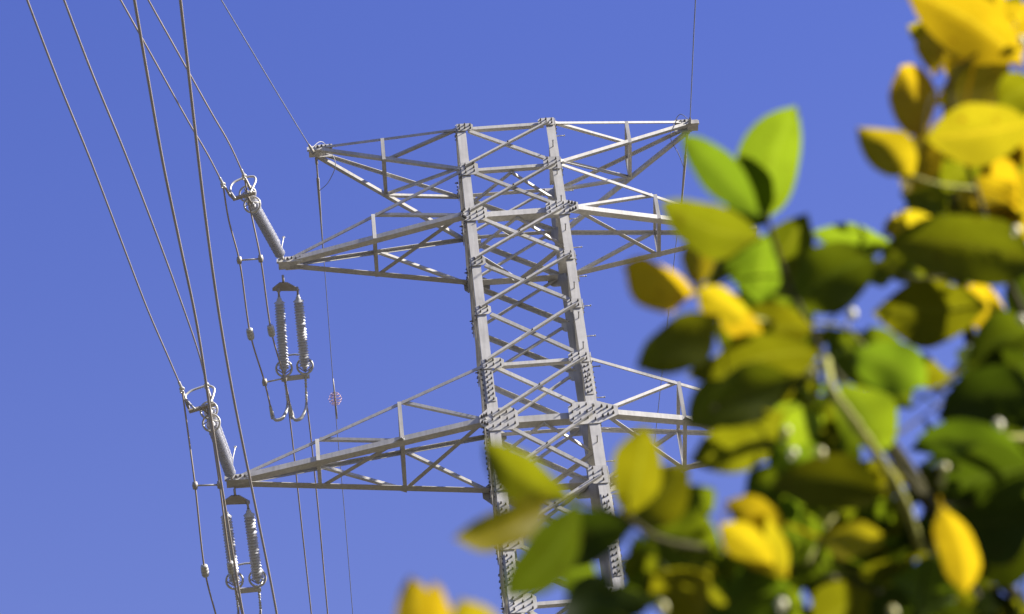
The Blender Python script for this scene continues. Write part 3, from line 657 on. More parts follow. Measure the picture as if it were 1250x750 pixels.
SIZE = {0: (0.30, 0.22, (3, 2)), 1: (0.31, 0.38, (2, 3)), 2: (0.38, 0.42, (3, 3)), 3: (0.25, 0.26, (2, 2)), 4: (0.25, 0.26, (2, 2)), 5: (0.37, 0.28, (3, 2)),
        6: (0.50, 0.60, (4, 3)), 7: (0.32, 0.46, (2, 3)), 8: (0.35, 0.50, (2, 3)), 9: (0.45, 0.46, (3, 3)), 10: (0.36, 0.42, (2, 3))}
for face in FACES:
    for us in (-1, 1):
        for i, (w, h, nb) in SIZE.items():
            if face in ('left', 'right') and i > 8: continue
            arm = face in ('front', 'back') and i in (2, 6)
            gusset(face, us, i, w, h, 0.0, 'arm' if arm else 'rect', nb, (0.20 if i == 2 else 0.34) * (1 if FACES[face][0].x * us > 0 else 0.45) if arm else 0.0)
# splice plates with columns of bolts above the lower crossarm and farther down
for face in ('front', 'left', 'right', 'back'):
    for us in (-1, 1):
        for z0, z1 in ((ZW[6] + 0.5, ZW[6] + 1.35), (ZW[8] + 0.35, ZW[8] + 1.0), (ZW[8] - 1.1, ZW[8] - 0.35)):
            d, nn = FACES[face]
            mb = MB()
            zc = (z0 + z1) / 2
            mb.box(d * (us * (half(zc) - 0.088)) + nn * (half(zc) + 0.0105) + Vector((0, 0, zc)), d * 0.07, nn * 0.006, Vector((0, 0, (z1 - z0) / 2)))
            nbz = int((z1 - z0) / 0.13)
            for a in range(nbz):
                for b_ in (-1, 1):
                    zz = z0 + (a + 0.5) / nbz * (z1 - z0)
                    mb.hexbolt(d * (us * (half(zz) - 0.088 + b_ * 0.036)) + nn * (half(zz) + 0.017) + Vector((0, 0, zz + b_ * 0.02)), nn, 0.0115, 0.045 if face == 'front' else 0.022)
            sx, sy = {'front': (us, -1), 'back': (-us, 1), 'right': (1, us), 'left': (-1, -us)}[face]
            part('splice_plate', mb, M['steel'], legs[sx, sy])

for face, (d, nn) in FACES.items():
    root = None
    fb = []
    for i in range(len(ZW) - 1):
        zt, zb = ZW[i], ZW[i + 1]
        vis = i < 11
        w = 0.088 if vis else 0.10
        # rising brace, outside the leg flange: lower start of u -> upper end
        a = fp(face, -half(zb) + 0.10, zb + 0.05, 0.026); b = fp(face, half(zt) - 0.10, zt - 0.07, 0.026)
        mb = MB()
        if face == 'front': mb.angle(a, b, w, (0, 0, 1), nn, 0.011, 0.06)
        else: mb.angle(a + Vector((0, 0, 0.06)), b + Vector((0, 0, 0.06)), w, (0, 0, -1), -nn, 0.011, 0.07)
        # stitch bolt where the pair crosses
        c = a.lerp(b, 0.5); mb.hexbolt(c + (Vector((0, 0, 1)) * 0.05) + nn * 0.012, nn)
        fb.append(('diagonal_brace', mb, vis))
        a = fp(face, -half(zt) + 0.22, zt - 0.10, -0.03); b = fp(face, half(zb) - 0.22, zb + 0.16, -0.03)
        mb = MB(); mb.angle(a, b, 0.075, (0, 0, 1), -nn, 0.009, 0.05)
        fb.append(('diagonal_brace', mb, vis))
        if i in (0, 1, 2, 5, 6, 9, 12, 13, 16, 19):
            ww = {2: 0.15, 6: 0.16}.get(i, 0.085)
            a = fp(face, -half(zt) + 0.2, zt - ww * 0.5, -0.024); b = fp(face, half(zt) - 0.2, zt - ww * 0.5, -0.024)
            mb = MB(); mb.angle(a, b, ww, (0, 0, 1), -nn, 0.012)
            fb.append(('horizontal_brace', mb, vis))
    top = None
    for nm, mb, vis in fb:
        if vis and top is None:
            top = part('face_bracing', mb, M['steel'], tower)
        elif vis:
            part(nm, mb, M['steel'], top)
    low = MB()
    for nm, mb, vis in fb:
        if not vis:
            low.poly(mb.v, mb.f)
    part('lower_bracing', low, M['steel'], tower)

# plan bracing inside the body: a diamond between the middles of the four sides
for i in (1, 2, 6, 9):
    z = ZW[i] - 0.06
    h = half(z) - 0.05
    mb = MB()
    P = [Vector((0, -h, z)), Vector((h, 0, z)), Vector((0, h, z)), Vector((-h, 0, z))]
    for a in range(4):
        mb.angle(P[a], P[(a + 1) % 4], 0.07, (0, 0, -1), -(P[a] + P[(a + 1) % 4] - Vector((0, 0, 2 * z))), 0.009)
    part('plan_bracing', mb, M['steel'], tower)

def crossarm(sx, zu, zl, tipx, tipz, fracs, wl, wu, horn):
    T = Vector((sx * tipx / WIDE, 0, tipz))
    arm = MB()
    dx = Vector((sx, 0, 0))
    # tip casting
    arm.box(T + dx * 0.02, dx * 0.10, Vector((0, 0.10, 0)), Vector((0, 0, 0.06)))
    arm.box(T + dx * 0.02 + Vector((0, 0, 0.085)), dx * 0.13, Vector((0, 0.02, 0)), Vector((0, 0, 0.05)))
    for s in (-1, 1):
        arm.box(T - dx * 0.16 + Vector((0, s * 0.10, 0.0)), dx * 0.16, Vector((0, 0.010, 0)), Vector((0, 0, 0.075)))
        for q in range(4):
            arm.hexbolt(T - dx * (0.05 + 0.075 * q) + Vector((0, s * 0.11, 0.02 * (q % 2))), (0, s, 0), 0.016, 0.045)
    a0 = part('crossarm', arm, M['steel'], tower)
    pts = {}
    for s in (-1, 1):
        hu, hl = half(zu), half(zl)
        U = Vector((sx * hu, s * hu, zu)); L = Vector((sx * hl, s * hl, zl))
        TU = T + Vector((-sx * 0.05, s * 0.085, 0.05)); TL = T + Vector((-sx * 0.05, s * 0.085, -0.05))
        pts['U', s] = [U.lerp(TU, f) for f in [0] + fracs + [1]]
        pts['L', s] = [L.lerp(TL, f) for f in [0] + fracs + [1]]
        inn = Vector((0, -s, 0))
        m1 = MB(); m1.angle(L, TL, wl, (0, 0, 1), -inn if horn and s > 0 else inn, 0.013); part('lower_chord', m1, M['steel'], a0)
        m1 = MB(); m1.angle(U, TU, wu, (0, 0, -1), inn, 0.011); part('upper_chord', m1, M['steel'], a0)
    for k in range(1, len(fracs) + 1):
        u0, u1, l0, l1 = pts['U', -1][k], pts['U', 1][k], pts['L', -1][k], pts['L', 1][k]
        for a, b, h1, h2 in ((u0, u1, (sx, 0, 0), (0, 0, -1)), (l0, l1, (sx, 0, 0), (0, 0, 1)), (u0, l0, (sx, 0, 0), (0, 1, 0)), (u1, l1, (sx, 0, 0), (0, -1, 0))):
            m1 = MB(); m1.angle(a, b, 0.065, h1, h2, 0.009); part('strut', m1, M['steel'], a0)
    n_ = len(fracs)
    for k in range(n_):
        for s in (-1, 1):
            # side faces: foot of the outer post up or down to the next panel point towards the body
            if horn:
                a, b = pts['L', s][k + 1] if s < 0 else pts['L', s][k + 1], pts['U', s][k]
            else:
                a, b = pts['U', s][k + 1], pts['L', s][k]
            m1 = MB(); m1.angle(a + Vector((0, -s * 0.02, 0)), b + Vector((0, -s * 0.02, 0)), 0.062, (0, 0, 1), (0, 1, 0), 0.009); part('diagonal_brace', m1, M['steel'], a0)
        # bottom plane
        m1 = MB(); m1.angle(pts['L', 1][k + 1] + Vector((0, 0, 0.015)), pts['L', -1][k] + Vector((0, 0, 0.015)), 0.075, (sx, 0, 0), (0, 0, 1), 0.009)
        part('diagonal_brace', m1, M['steel'], a0)
    return T

for sx in (-1, 1):
    crossarm(sx, ZW[0], ZW[1], TIPS[0][0], ZT + TIPS[0][1], [0.52], 0.075, 0.06, True)
    crossarm(sx, ZW[1], ZW[2], TIPS[1][0], ZT + TIPS[1][1], [0.5], 0.12, 0.07, False)
    crossarm(sx, ZW[5], ZW[6], TIPS[2][0], ZT + TIPS[2][1], [0.3333, 0.6667], 0.13, 0.07, False)
    crossarm(sx, ZW[12], ZW[13], 4.77, ZW[13], [0.5], 0.135, 0.08, False)

# climbing pegs up one leg
z = ZW[0] - 0.35
k = 0
while z > ZW[11]:
    mb = MB()
    h = half(z)
    if k % 2 == 0:
        mb.tube([(h - 0.01, -h + 0.09, z), (h + 0.15, -h + 0.09, z)], 0.011, 6)
        mb.tube([(h + 0.15, -h + 0.09, z), (h + 0.165, -h + 0.09, z)], 0.019, 6)
    else:
        mb.tube([(h - 0.09, -h + 0.01, z), (h - 0.09, -h - 0.15, z)], 0.011, 6)
        mb.tube([(h - 0.09, -h - 0.15, z), (h - 0.09, -h - 0.165, z)], 0.019, 6)
    part('step_bolt', mb, M['bolt'], legs[1, -1])
    z -= 0.43
    k += 1
# footings
for sx in (-1, 1):
    for sy in (-1, 1):
        mb = MB(); h = half(0.2)
        mb.box((sx * h, sy * h, 0.1), (0.5, 0, 0), (0, 0.5, 0), (0, 0, 0.3))
        part('footing', mb, M['concrete'], tower)

# ------------------------------------------------------------------ insulator sets at the crossarm tips
def sheds(a, b, pitch=0.056, r0=0.062, r1=0.108):
    a, b = Vector(a), Vector(b)
    Ln = (b - a).length
    mb = MB()
    prof = [(0, 0.03), (0.03, 0.03), (0.031, 0.05), (0.055, 0.05)]
    n_ = max(6, int(Ln * 0.88 / pitch))
    for i in range(n_):
        f0 = 0.06 + 0.88 * i / n_; st = 0.88 / n_
        rr = r1 * (1.0 if i % 2 == 0 else 0.95)
        # smooth cone on the tower side, hollow under the rim
        prof += [(f0, r0), (f0 + st * 0.18, r0 * 1.15), (f0 + st * 0.62, rr * 0.95), (f0 + st * 0.74, rr), (f0 + st * 0.80, rr * 0.97),
                 (f0 + st * 0.62, rr * 0.82), (f0 + st * 0.50, r0 * 1.06), (f0 + st * 0.78, r0)]
    prof += [(0.945, 0.05), (0.97, 0.05), (0.971, 0.03), (1, 0.03)]
    mb.lathe(a, b, prof, 18)
    return mb

def plate_poly(mb, P, th):
    P = [Vector(q) for q in P]
    nn = (P[1] - P[0]).cross(P[2] - P[0]).normalized()
    k = len(P)
    mb.poly([q + nn * th for q in P] + [q - nn * th for q in P], [tuple(range(k)), tuple(range(2 * k - 1, k - 1, -1))] + [(a, (a + 1) % k, k + (a + 1) % k, k + a) for a in range(k)])

def front_set(d, label):
    a, b = map(Vector, d['front'])
    root = thing('insulator_set', a, label, 'insulator', 'insulator sets at the crossarm tips')
    ax = (b - a).normalized()
    up = Vector((0, 0, 1)); up = (up - ax * up.dot(ax)).normalized()
    lat = ax.cross(up)
    off = Vector((0.05, 0.66, 0.75)); off = (off - ax * off.dot(ax)).normalized() * 0.15
    for s in (-1, 1):
        q0, q1 = a + off * s + ax * 0.12, b + off * s - ax * 0.03
        ins = part('insulator', sheds(q0, q1), M['shed'], root)
        mb = MB(); mb.torus(q1 - ax * 0.06, (0.15, 0.8, 0.55), 0.155, 0.02); mb.tube([q1 - ax * 0.06 + lat * 0.15, q1 + ax * 0.03, q1 - ax * 0.06 - lat * 0.15], 0.012, 6)
        part('grading_ring', mb, M['alloy'], ins)
    mb = MB()
    plate_poly(mb, [a - ax * 0.02, a + ax * 0.10 + off * 1.25, a + ax * 0.16 + off * 1.25, a + ax * 0.16 - off * 1.25, a + ax * 0.10 - off * 1.25], 0.014)
    mb.tube([a - ax * 0.1, a + ax * 0.06], 0.03, 8)
    part('yoke_plate', mb, M['fitting'], root)
    c0, c1 = map(Vector, d['bar'])
    mb = MB()
    mid = (c0 + c1) / 2
    plate_poly(mb, [b + off * 1.2 - ax * 0.05, b - off * 1.2 - ax * 0.05, b - off * 1.0 + ax * 0.08, b + off * 1.0 + ax * 0.08], 0.014)
    mb.tube([b, mid], 0.028, 8)
    dr = (c1 - c0).normalized()
    mb.box(mid, (c1 - c0) * 0.56, ax * 0.045, ax.cross(dr) * 0.018)
    part('yoke_plate', mb, M['fitting'], root)
    mb = MB(); mb.tube(spline(d['loop'], 6), 0.022, 8)
    part('arcing_ring', mb, M['alloy'], root)
    for c, k in zip((c0, c1), d['clamp']):
        mb = MB()
        k = Vector(k)
        mb.tube([c, c.lerp(k, 0.35) + Vector((0, 0, -0.04)), c.lerp(k, 0.75), k], [0.022, 0.03, 0.022, 0.026], 8)
        mb.torus(c.lerp(k, 0.15), dr, 0.035, 0.012, 14, 6)
        part('link_fitting', mb, M['fitting'], root)
    mb = MB(); mb.tube(spline(d['horn'], 5), [0.012] * 11 , 6); mb.torus(Vector(d['horn'][-1]), (0, 1, 0.3), 0.02, 0.010, 12, 6)
    part('arcing_horn', mb, M['alloy'], root)
    return root

def back_set(d, label):
    p0, p1, p2, p3 = map(Vector, d['plate'])
    root = thing('insulator_set', p0, label, 'insulator', 'insulator sets at the crossarm tips')
    mb = MB()
    mb.tube([p0, p1], 0.024, 8); mb.torus(p0.lerp(p1, 0.35), (1, 0, 0), 0.045, 0.016, 16, 6)
    ax = (Vector(d['bend'][0]) - Vector(d['btop'][0])).normalized()
    l = (p3 - p2)
    plate_poly(mb, [p1 - l * 0.18, p1 + l * 0.18, p3 + l * 0.1, p3 + l * 0.1 + ax * 0.05, p2 - l * 0.1 + ax * 0.05, p2 - l * 0.1], 0.016)
    part('yoke_plate', mb, M['fitting'], root)
    for t, e, c in zip(d['btop'], d['bend'], d['bclamp']):
        t, e, c = Vector(t), Vector(e), Vector(c)
        ins = part('insulator', sheds(t, e), M['shed'], root)
        mb = MB()
        r_ax = ax
        mb.torus(e - ax * 0.10, (0.1, 0.75, 0.6), 0.155, 0.021)
        lat = (p3 - p2).normalized()
        mb.tube([e - ax * 0.1 + lat * 0.16, e + ax * 0.02, e - ax * 0.1 - lat * 0.16], 0.013, 6)
        part('grading_ring', mb, M['alloy'], ins)
        mb = MB(); mb.tube([t - ax * 0.16, t], 0.022, 8); mb.torus(t - ax * 0.1, ax, 0.03, 0.012, 12, 6)
        part('end_fitting', mb, M['fitting'], ins)
        # link chain from the yoke down to the dead-end clamp
        mb = MB()
        e2 = e + ax * 0.10
        for q in range(4):
            f0, f1 = q / 4, (q + 1) / 4
            a_, b_ = e2.lerp(c, f0), e2.lerp(c, f1)
            mb.tube([a_, a_.lerp(b_, 0.2), a_.lerp(b_, 0.5), a_.lerp(b_, 0.8), b_], [0.014, 0.032 if q % 2 else 0.022, 0.018, 0.03, 0.014], 8)
        part('link_fitting', mb, M['alloy'], root)
    c0, c1 = map(Vector, d['bbar'])
    mb = MB(); dr = (c1 - c0).normalized()
    mb.box((c0 + c1) / 2, (c1 - c0) * 0.52, ax * 0.05, ax.cross(dr) * 0.02)
    for q in (0.05, 0.5, 0.95): mb.hexbolt(c0.lerp(c1, q) - ax.cross(dr) * 0.02, -ax.cross(dr), 0.02, 0.05)
    part('yoke_plate', mb, M['alloy'], root)
    mb = MB(); mb.tube(spline(d['arch'], 6), 0.02, 8)
    part('arcing_ring', mb, M['alloy'], root)
    for h in d['hook']:
        mb = MB(); P = spline(h, 6)
        mb.tube(P, [0.024 + 0.012 * math.sin(math.pi * i / (len(P) - 1)) for i in range(len(P))], 8)
        mb.torus(P[-1], P[-1] - P[-2], 0.03, 0.014, 14, 6)
        part('dead_end_clamp', mb, M['alloy'], root)
    return root

front_set(SET['A'], 'dark insulator set slanting up towards the sky from the upper left crossarm tip')
back_set(SET['A'], 'pair of ribbed grey insulators hanging below the upper left crossarm tip')
front_set(SET['B'], 'dark insulator set slanting up from the lower, longer left crossarm tip')
back_set(SET['B'], 'pair of ribbed grey insulators below the lower left crossarm, cut by the bottom edge')

# ------------------------------------------------------------------ wires
def wire(key, r, name, label, group, mat, sub=5, clamp=None):
    P = spline(WIRE[key], sub)
    mb = MB(); mb.tube(P, r, 8)
    o = mb.build(name, M[mat], None, P[0])
    tag(o, label, 'cable', group)
    if clamp:
        mb = MB()
        L = 0.0; Q = [P[0]]
        for a, b in zip(P, P[1:]):
            L += (b - a).length
            Q.append(b if L < clamp else a.lerp(b, 1 - (L - clamp) / (b - a).length))
            if L >= clamp: break
        # compression body on the first stretch
        Q2 = [Q[0].lerp(Q[-1], f) for f in (0, 0.05, 0.5, 0.93, 1.0)]
        mb.tube([q for q in Q2], [r * 1.6, r * 2.1, r * 1.75, r * 1.7, r * 1.1], 8)
        cl = mb.build('compression_clamp', M['alloy'], o, P[0])
    return o

cg = 'conductor wires strung to the left side of the tower'
rc = 0.0155
rc2 = 0.0155
wire('A0', rc, 'conductor_wire', 'left wire of the pair running up from the upper crossarm insulator', cg, 'cable', clamp=0.5)
wire('A1', rc, 'conductor_wire', 'right wire of the pair running up from the upper crossarm insulator', cg, 'cable', clamp=0.5)
wire('B0', rc, 'conductor_wire', 'leftmost wire, sweeping down to the lower crossarm insulator', cg, 'cable', clamp=0.6)
wire('B1', rc, 'conductor_wire', 'second wire from the left, bowing down to the lower crossarm insulator', cg, 'cable', clamp=0.6)
wire('C0', rc, 'conductor_wire', 'left of the two thick near wires running top to bottom past both crossarm tips', cg, 'cable')
wire('C1', rc, 'conductor_wire', 'right of the two thick near wires running top to bottom, crossing the lower crossarm', cg, 'cable')
wire('AB0', rc * 0.95, 'conductor_wire', 'left wire running on down from the two hooks under the upper insulators', cg, 'cable')
wire('AB1', rc * 0.95, 'conductor_wire', 'right wire running on down from the two hooks under the upper insulators', cg, 'cable')
wire('BB0', rc * 0.95, 'conductor_wire', 'left wire leaving the lower insulators at the bottom edge', cg, 'cable')
wire('BB1', rc * 0.95, 'conductor_wire', 'right wire leaving the lower insulators at the bottom edge', cg, 'cable')
eg = 'thin earth wires at the top of the tower'
wire('E0', 0.0105, 'earth_wire', 'thin earth wire rising from the top left peak of the tower', eg, 'earth')
wire('E1', 0.0105, 'earth_wire', 'thin earth wire rising from the top right peak of the tower', eg, 'earth')
wire('EB0', 0.0075, 'earth_wire', 'thin earth wire falling from the top left peak with a pink marker on it', eg, 'earth')
wire('EB1', 0.0075, 'earth_wire', 'thin earth wire falling from the top right peak behind the leaves', eg, 'earth')

# fittings that tie the earth wires to the two peaks
def earth_fit(key, keyb, label):
    P, B = [Vector(q) for q in WIRE[key]], [Vector(q) for q in WIRE[keyb]]
    root = thing('earth_wire_clamp', P[0], label, 'clamp', 'earth wire clamps on the tower peaks')
    d = (P[1] - P[0]).normalized()
    sx_ = 1 if P[0].x < 0 else -1
    mb = MB()
    mb.tube([P[0], P[0] + d * 0.12, P[0] + d * 0.2, P[0] + d * 0.34, P[0] + d * 0.36, P[0] + d * 0.52, P[0] + d * 0.9], [0.03, 0.02, 0.036, 0.03, 0.02, 0.034, 0.016], 8)
    part('clamp_body', mb, M['fitting'], root)
    mb = MB(); e = (B[1] - B[0]).normalized()
    mb.tube([B[0], B[0] + e * 0.15, B[0] + e * 0.18, B[0] + e * 0.5, B[0] + e * 0.52, B[0] + e * 1.5, B[0] + e * 2.4], [0.03, 0.028, 0.018, 0.018, 0.032, 0.02, 0.012], 8)
    part('preformed_grip', mb, M['fitting'], root)
    mb = MB()
    q0, q1 = P[0] + d * 0.5, B[0] + e * 0.85
    mb.tube(spline([q0, P[0] + Vector((sx_ * 0.2, -0.1, 0.2)), P[0] + Vector((sx_ * 0.42, 0.1, -0.25)), P[0] + Vector((sx_ * 0.28, 0.4, -0.4)), q1], 6), 0.008, 6)
    part('bonding_lead', mb, M['earth'], root)
earth_fit('E0', 'EB0', 'rusty clamp and lead on the top left peak of the tower')
earth_fit('E1', 'EB1', 'clamp and lead on the top right peak of the tower beside the leaves')

# pink spiral markers
for c, label in zip(MARK, ('pink spiral bird marker on the thin wire between the two left crossarms', 'pink spiral bird marker on the far wire, half hidden by leaves')):
    c = Vector(c)
    root = thing('wire_marker', c, label, 'marker', 'pink spiral markers on the earth wires')
    mb = MB()
    ax = Vector((0.03, 0.88, -0.35)).normalized()
    for z_, r_ in ((-0.11, 0.09), (-0.06, 0.13), (0.0, 0.15), (0.06, 0.13), (0.11, 0.09)):
        mb.torus(c + ax * z_, ax, r_ * 0.9, 0.006, 24, 6)
    for k in range(3):
        a = k * math.pi / 1.5
        e1 = Vector((1, 0, 0)); e2 = ax.cross(e1)
        mb.tube(spline([c + ax * z_ + (e1 * math.cos(a) + e2 * math.sin(a)) * r_ for z_, r_ in ((-0.14, 0.02), (-0.11, 0.08), (0, 0.135), (0.11, 0.08), (0.14, 0.02))], 4), 0.005, 6)
    part('cage', mb, M['marker'], root)
    mb = MB(); mb.tube([c - ax * 0.45, c - ax * 0.15, c + ax * 0.15, c + ax * 0.45], [0.012, 0.018, 0.018, 0.012], 8)
    part('grip', mb, M['fitting'], root)

# jumper loops under the tips
JL = {'A0': 'left jumper wire with a weight, looping below the upper crossarm tip', 'A1': 'right jumper wire with a weight, looping beside the upper ribbed insulators',
      'B0': 'left jumper wire with a weight, hanging past the lower crossarm tip', 'B1': 'right jumper wire with a weight, hanging over the lower ribbed insulators'}
for k_, lab in JL.items():
    P = spline(JUMP[k_], 8)
    root = thing('jumper_wire', P[0], lab, 'cable', 'jumper wires with weights at the crossarm tips')
    mb = MB(); mb.tube(P, 0.0165, 8); part('jumper_cable', mb, M['cable'], root)
    w = Vector(JUMP[k_][3]); d = (Vector(JUMP[k_][4]) - Vector(JUMP[k_][2])).normalized()
    mb = MB(); a, b = w - d * 0.125, w + d * 0.125
    mb.lathe(a, b, [(0, 0.028), (0.05, 0.06), (0.22, 0.07), (0.26, 0.055), (0.30, 0.07), (0.48, 0.073), (0.52, 0.056), (0.56, 0.073), (0.74, 0.07), (0.78, 0.055), (0.82, 0.07), (0.96, 0.055), (1, 0.028)], 14)
    part('counterweight', mb, M['alloy'], root)
    mb = MB()
    q = Vector(JUMP[k_][0])
    mb.torus(q, (0, 0, 1), 0.035, 0.018, 14, 6); mb.torus(q + Vector((0, 0, -0.08)), (0, 0, 1), 0.03, 0.014, 14, 6)
    part('terminal', mb, M['alloy'], root); mb = MB()
    q = Vector(JUMP[k_][5]); d2 = (Vector(JUMP[k_][4]) - q).normalized()
    mb.tube([q, q + d2 * 0.08, q + d2 * 0.3], [0.045, 0.042, 0.026], 8)
    part('terminal', mb, M['alloy'], root)
for a_, b_, i, lab in (('A0', 'A1', 2, 'spacer bar between the jumper wires left of the upper crossarm tip'), ('A0', 'A1', 4, 'spacer bar between the jumper wires beside the upper insulator rings'),
                       ('B0', 'B1', 2, 'spacer bar between the jumper wires left of the lower crossarm tip')):
    p, q = Vector(JUMP[a_][i]), Vector(JUMP[b_][i])
    root = thing('spacer_bar', p, lab, 'spacer', 'spacer bars between the jumper wires')
    mb = MB(); mb.tube([p, q], 0.018, 8); part('bar', mb, M['alloy'], root)
    for e in (p, q):
        mb = MB(); mb.tube([e + Vector((0, 0.05, -0.05)), e + Vector((0, 0, 0)), e + Vector((0, -0.05, 0.05))], [0.04, 0.055, 0.04], 8)
        part('spacer_clamp', mb, M['fitting'], root)

# ------------------------------------------------------------------ the tree in front
class LeafMesh:
    def __init__(s): s.v = []; s.f = []; s.uv = []; s.mi = []; s.tint = []
    def leaf(s, a, b, w, n, mat, tint, curl=0.08, fold=0.16, rnd=None, wave=0.0):
        a, b, n = Vector(a), Vector(b), Vector(n).normalized()
        ax = b - a; L = ax.length; ax = ax / L
        n = (n - ax * n.dot(ax)).normalized()
        sd = ax.cross(n)
        NT, NU = 12, 3
        o = len(s.v)
        ph = rnd.uniform(0, 6.28)
        ex = rnd.uniform(0.54, 0.80); pk = rnd.uniform(0.84, 1.0); bend = rnd.uniform(-0.09, 0.09)
        uvs = []
        for i in range(NT + 1):
            t = i / NT
            # lanceolate blade: petiole, belly below the middle, pointed tip
            tt = max(0, (t - 0.05) / 0.95)
            hw = 0.5 * w * (math.sin(math.pi * tt ** pk)) ** ex if 0 < tt < 1 else 0
            hw *= (1 - 0.15 * max(0, tt - 0.85) / 0.15)
            hw = max(hw, w * 0.018)
            c = a + ax * (L * t) + n * (curl * L * (t * t - t) * -1.0)
            for j in range(-NU, NU + 1):
                u = j / NU
                off = fold * hw * (abs(u) - 0.25) + wave * w * math.sin(ph + t * 9 + u * 1.5) * abs(u)
                s.v.append(c + sd * (u * hw * (1 + 0.05 * math.sin(ph * 3 + t * 11)) + bend * L * math.sin(math.pi * t)) - n * off)
                uvs.append((u, t))
        k = 2 * NU + 1
        for i in range(NT):
            for j in range(k - 1):
                f = (o + i * k + j, o + i * k + j + 1, o + (i + 1) * k + j + 1, o + (i + 1) * k + j)
                s.f.append(f); s.mi.append(mat); s.tint.append(tint)
                s.uv += [uvs[q - o] for q in f]
    def stalk(s, a, b, r, mat, tint):
        a, b = Vector(a), Vector(b)
        P = [a, a.lerp(b, 0.35) + Vector((0, 0, 0.10)) * (b - a).length, a.lerp(b, 0.7) + Vector((0, 0, 0.08)) * (b - a).length, b]
        for i in range(4):
            d = (P[min(i + 1, 3)] - P[max(i - 1, 0)]).normalized()
            e1 = d.orthogonal().normalized(); e2 = d.cross(e1)
            o = len(s.v)
            for k in range(5):
                q = 2 * math.pi * k / 5
                s.v.append(P[i] + (e1 * math.cos(q) + e2 * math.sin(q)) * r)
            if i:
                for k in range(5):
                    s.f.append((o - 5 + k, o - 5 + (k + 1) % 5, o + (k + 1) % 5, o + k))
                    s.mi.append(mat); s.tint.append(tint); s.uv += [(0.0, 0.02)] * 4
    def build(s, name, parent, origin):
        me = bpy.data.meshes.new(name)
        o0 = Vector(origin)
        me.from_pydata([tuple(v - o0) for v in s.v], [], s.f)
        used = sorted(set(s.mi))
        for m_ in used: me.materials.append(M[LEAFMATS[m_]])
        ix = {m_: i for i, m_ in enumerate(used)}
        me.polygons.foreach_set('material_index', [ix[q] for q in s.mi])
        me.polygons.foreach_set('use_smooth', [True] * len(s.f))
        uvl = me.uv_layers.new(name='UVMap')
        uvl.data.foreach_set('uv', [c for q in s.uv for c in q])
        at = me.color_attributes.new('tint', 'FLOAT_COLOR', 'CORNER')
        at.data.foreach_set('color', [c for t in s.tint for _ in range(4) for c in (*t, 1.0)])
        me.update()
        ob = bpy.data.objects.new(name, me)
        COL.objects.link(ob)
        ob.parent = parent
        return ob

rnd = random.Random(11)
def tint():
    b = rnd.uniform(0.8, 1.15)
    w = rnd.uniform(-0.12, 0.12)
    return (b * (1 + w), b, b * (1 - w))

tr = [Vector(q) for q in TRUNK]
base = Vector((tr[0].x + 0.05, tr[0].y - 0.25, 0.0))
tree = thing('citrus_tree', base, 'leafy citrus tree with yellow and green leaves, out of focus in front of the tower', 'tree')
P = spline([base - Vector((0, 0, 0.1)), base + Vector((0.03, 0.02, 0.9)), base + Vector((-0.03, 0.08, 1.7)), tr[0], tr[1], tr[2]], 8)
mb = MB(); mb.tube(P, [0.085 * (1 - 0.8 * i / (len(P) - 1)) for i in range(len(P))], 12)
part('trunk', mb, M['bark_dark'], tree)
# limbs from the trunk out to each mass of leaves
def limb(q0, q1, r0, r1, sag=0.08):
    mb = MB()
    P = spline([q0, q0.lerp(q1, 0.35) + Vector((rnd.uniform(-1, 1), rnd.uniform(-1, 1), rnd.uniform(0, 1))) * sag, q0.lerp(q1, 0.7) + Vector((rnd.uniform(-1, 1), rnd.uniform(-1, 1), rnd.uniform(0, 1))) * sag * 0.7, q1], 6)
    mb.tube(P, [r0 + (r1 - r0) * i / (len(P) - 1) for i in range(len(P))], 8)
    part('branch', mb, M['bark_dark'], tree)
twig_points = []
for pts, r0, r1, kd in TWIG:
    mb = MB(); P = spline(pts, 6); twig_points += P
    mb.tube(P, [(r0 + (r1 - r0) * i / (len(P) - 1)) * (1 + 0.12 * math.sin(i * 1.9)) for i in range(len(P))], 8)
    part('twig', mb, M['bark_' + kd], tree)
for k_ in (0, 2, 4, 9, 10, 11, 7):
    q = Vector(TWIG[k_][0][0])
    limb(tr[1].lerp(tr[2], 0.5) if k_ != 4 else tr[2], q, 0.012, TWIG[k_][1] * 1.05, 0.05)
for (c, rx_, ry_, rd, n_, kinds, size) in OFF:
    limb(tr[1].lerp(tr[2], 0.7), Vector(c), 0.02, 0.006, 0.1)

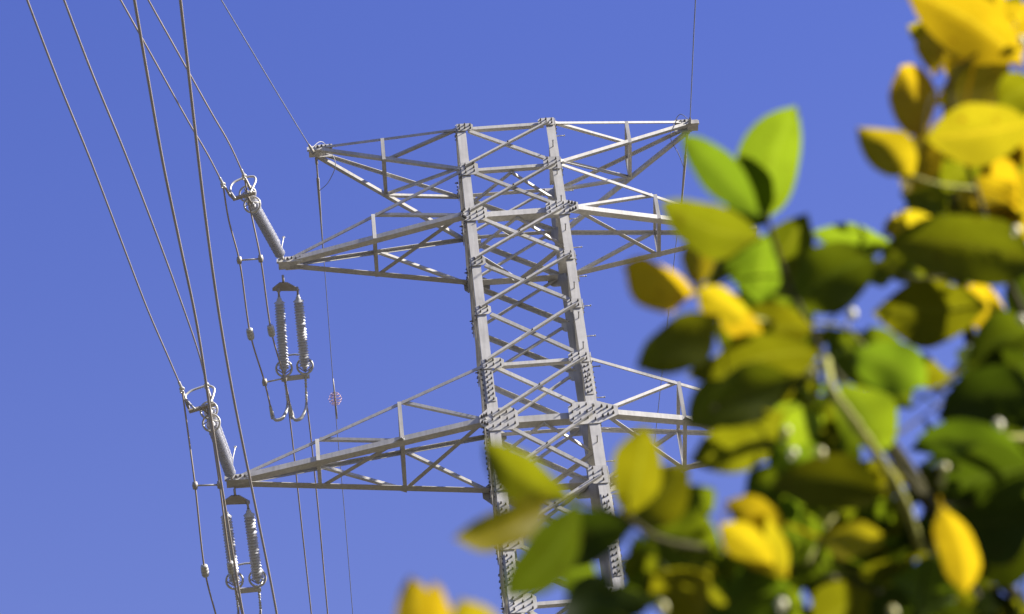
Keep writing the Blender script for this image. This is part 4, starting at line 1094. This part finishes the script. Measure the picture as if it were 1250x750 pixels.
for (x0, y0, z0, x1, y1, z1, w, nx, ny, nz, kd) in LEAF:
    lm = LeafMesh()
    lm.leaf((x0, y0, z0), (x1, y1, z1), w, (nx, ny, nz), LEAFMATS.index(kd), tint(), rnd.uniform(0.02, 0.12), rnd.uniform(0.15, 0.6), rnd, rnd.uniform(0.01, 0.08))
    a0 = Vector((x0, y0, z0))
    q = min(twig_points, key=lambda v: (v - a0).length)
    if (q - a0).length < 0.11:
        lm.stalk(a0, q, 0.0011, LEAFMATS.index(kd), (1, 1, 1))
    lm.build('leaf', tree, base)

CR, CU, CF = rx, ry, rz
fol = LeafMesh()
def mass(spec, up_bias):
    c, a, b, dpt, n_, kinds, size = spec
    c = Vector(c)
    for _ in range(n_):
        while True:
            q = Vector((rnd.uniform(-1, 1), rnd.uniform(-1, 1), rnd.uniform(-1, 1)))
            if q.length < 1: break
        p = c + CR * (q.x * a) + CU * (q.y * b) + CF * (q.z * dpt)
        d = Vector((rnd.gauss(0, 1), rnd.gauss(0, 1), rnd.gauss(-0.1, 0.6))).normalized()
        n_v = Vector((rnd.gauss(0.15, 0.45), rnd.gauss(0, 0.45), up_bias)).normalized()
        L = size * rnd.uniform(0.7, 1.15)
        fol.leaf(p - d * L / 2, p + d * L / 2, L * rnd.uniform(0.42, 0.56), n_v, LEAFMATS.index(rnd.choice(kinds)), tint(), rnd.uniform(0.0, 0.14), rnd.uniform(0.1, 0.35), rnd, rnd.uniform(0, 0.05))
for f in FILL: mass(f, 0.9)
for f in OFF: mass(f, 0.9)
fo = fol.build('foliage', tree, base)
fo['kind'] = 'stuff'
for x, y, z, r_, c in BUD:
    mb = MB()
    q = Vector((x, y, z)); d = Vector((rnd.uniform(-0.6, 0.6), rnd.uniform(-0.4, 0.4), 1)).normalized()
    mb.lathe(q - d * r_ * 1.5, q + d * r_ * 1.5, [(0, r_ * 0.2), (0.1, r_ * 0.55), (0.3, r_ * 0.92), (0.5, r_), (0.72, r_ * 0.85), (0.9, r_ * 0.45), (1, r_ * 0.08)], 12)
    mb.tube([q - d * r_ * 3.2, q - d * r_ * 1.4], r_ * 0.18, 6)
    part('flower_bud', mb, M['bud_' + c], tree)
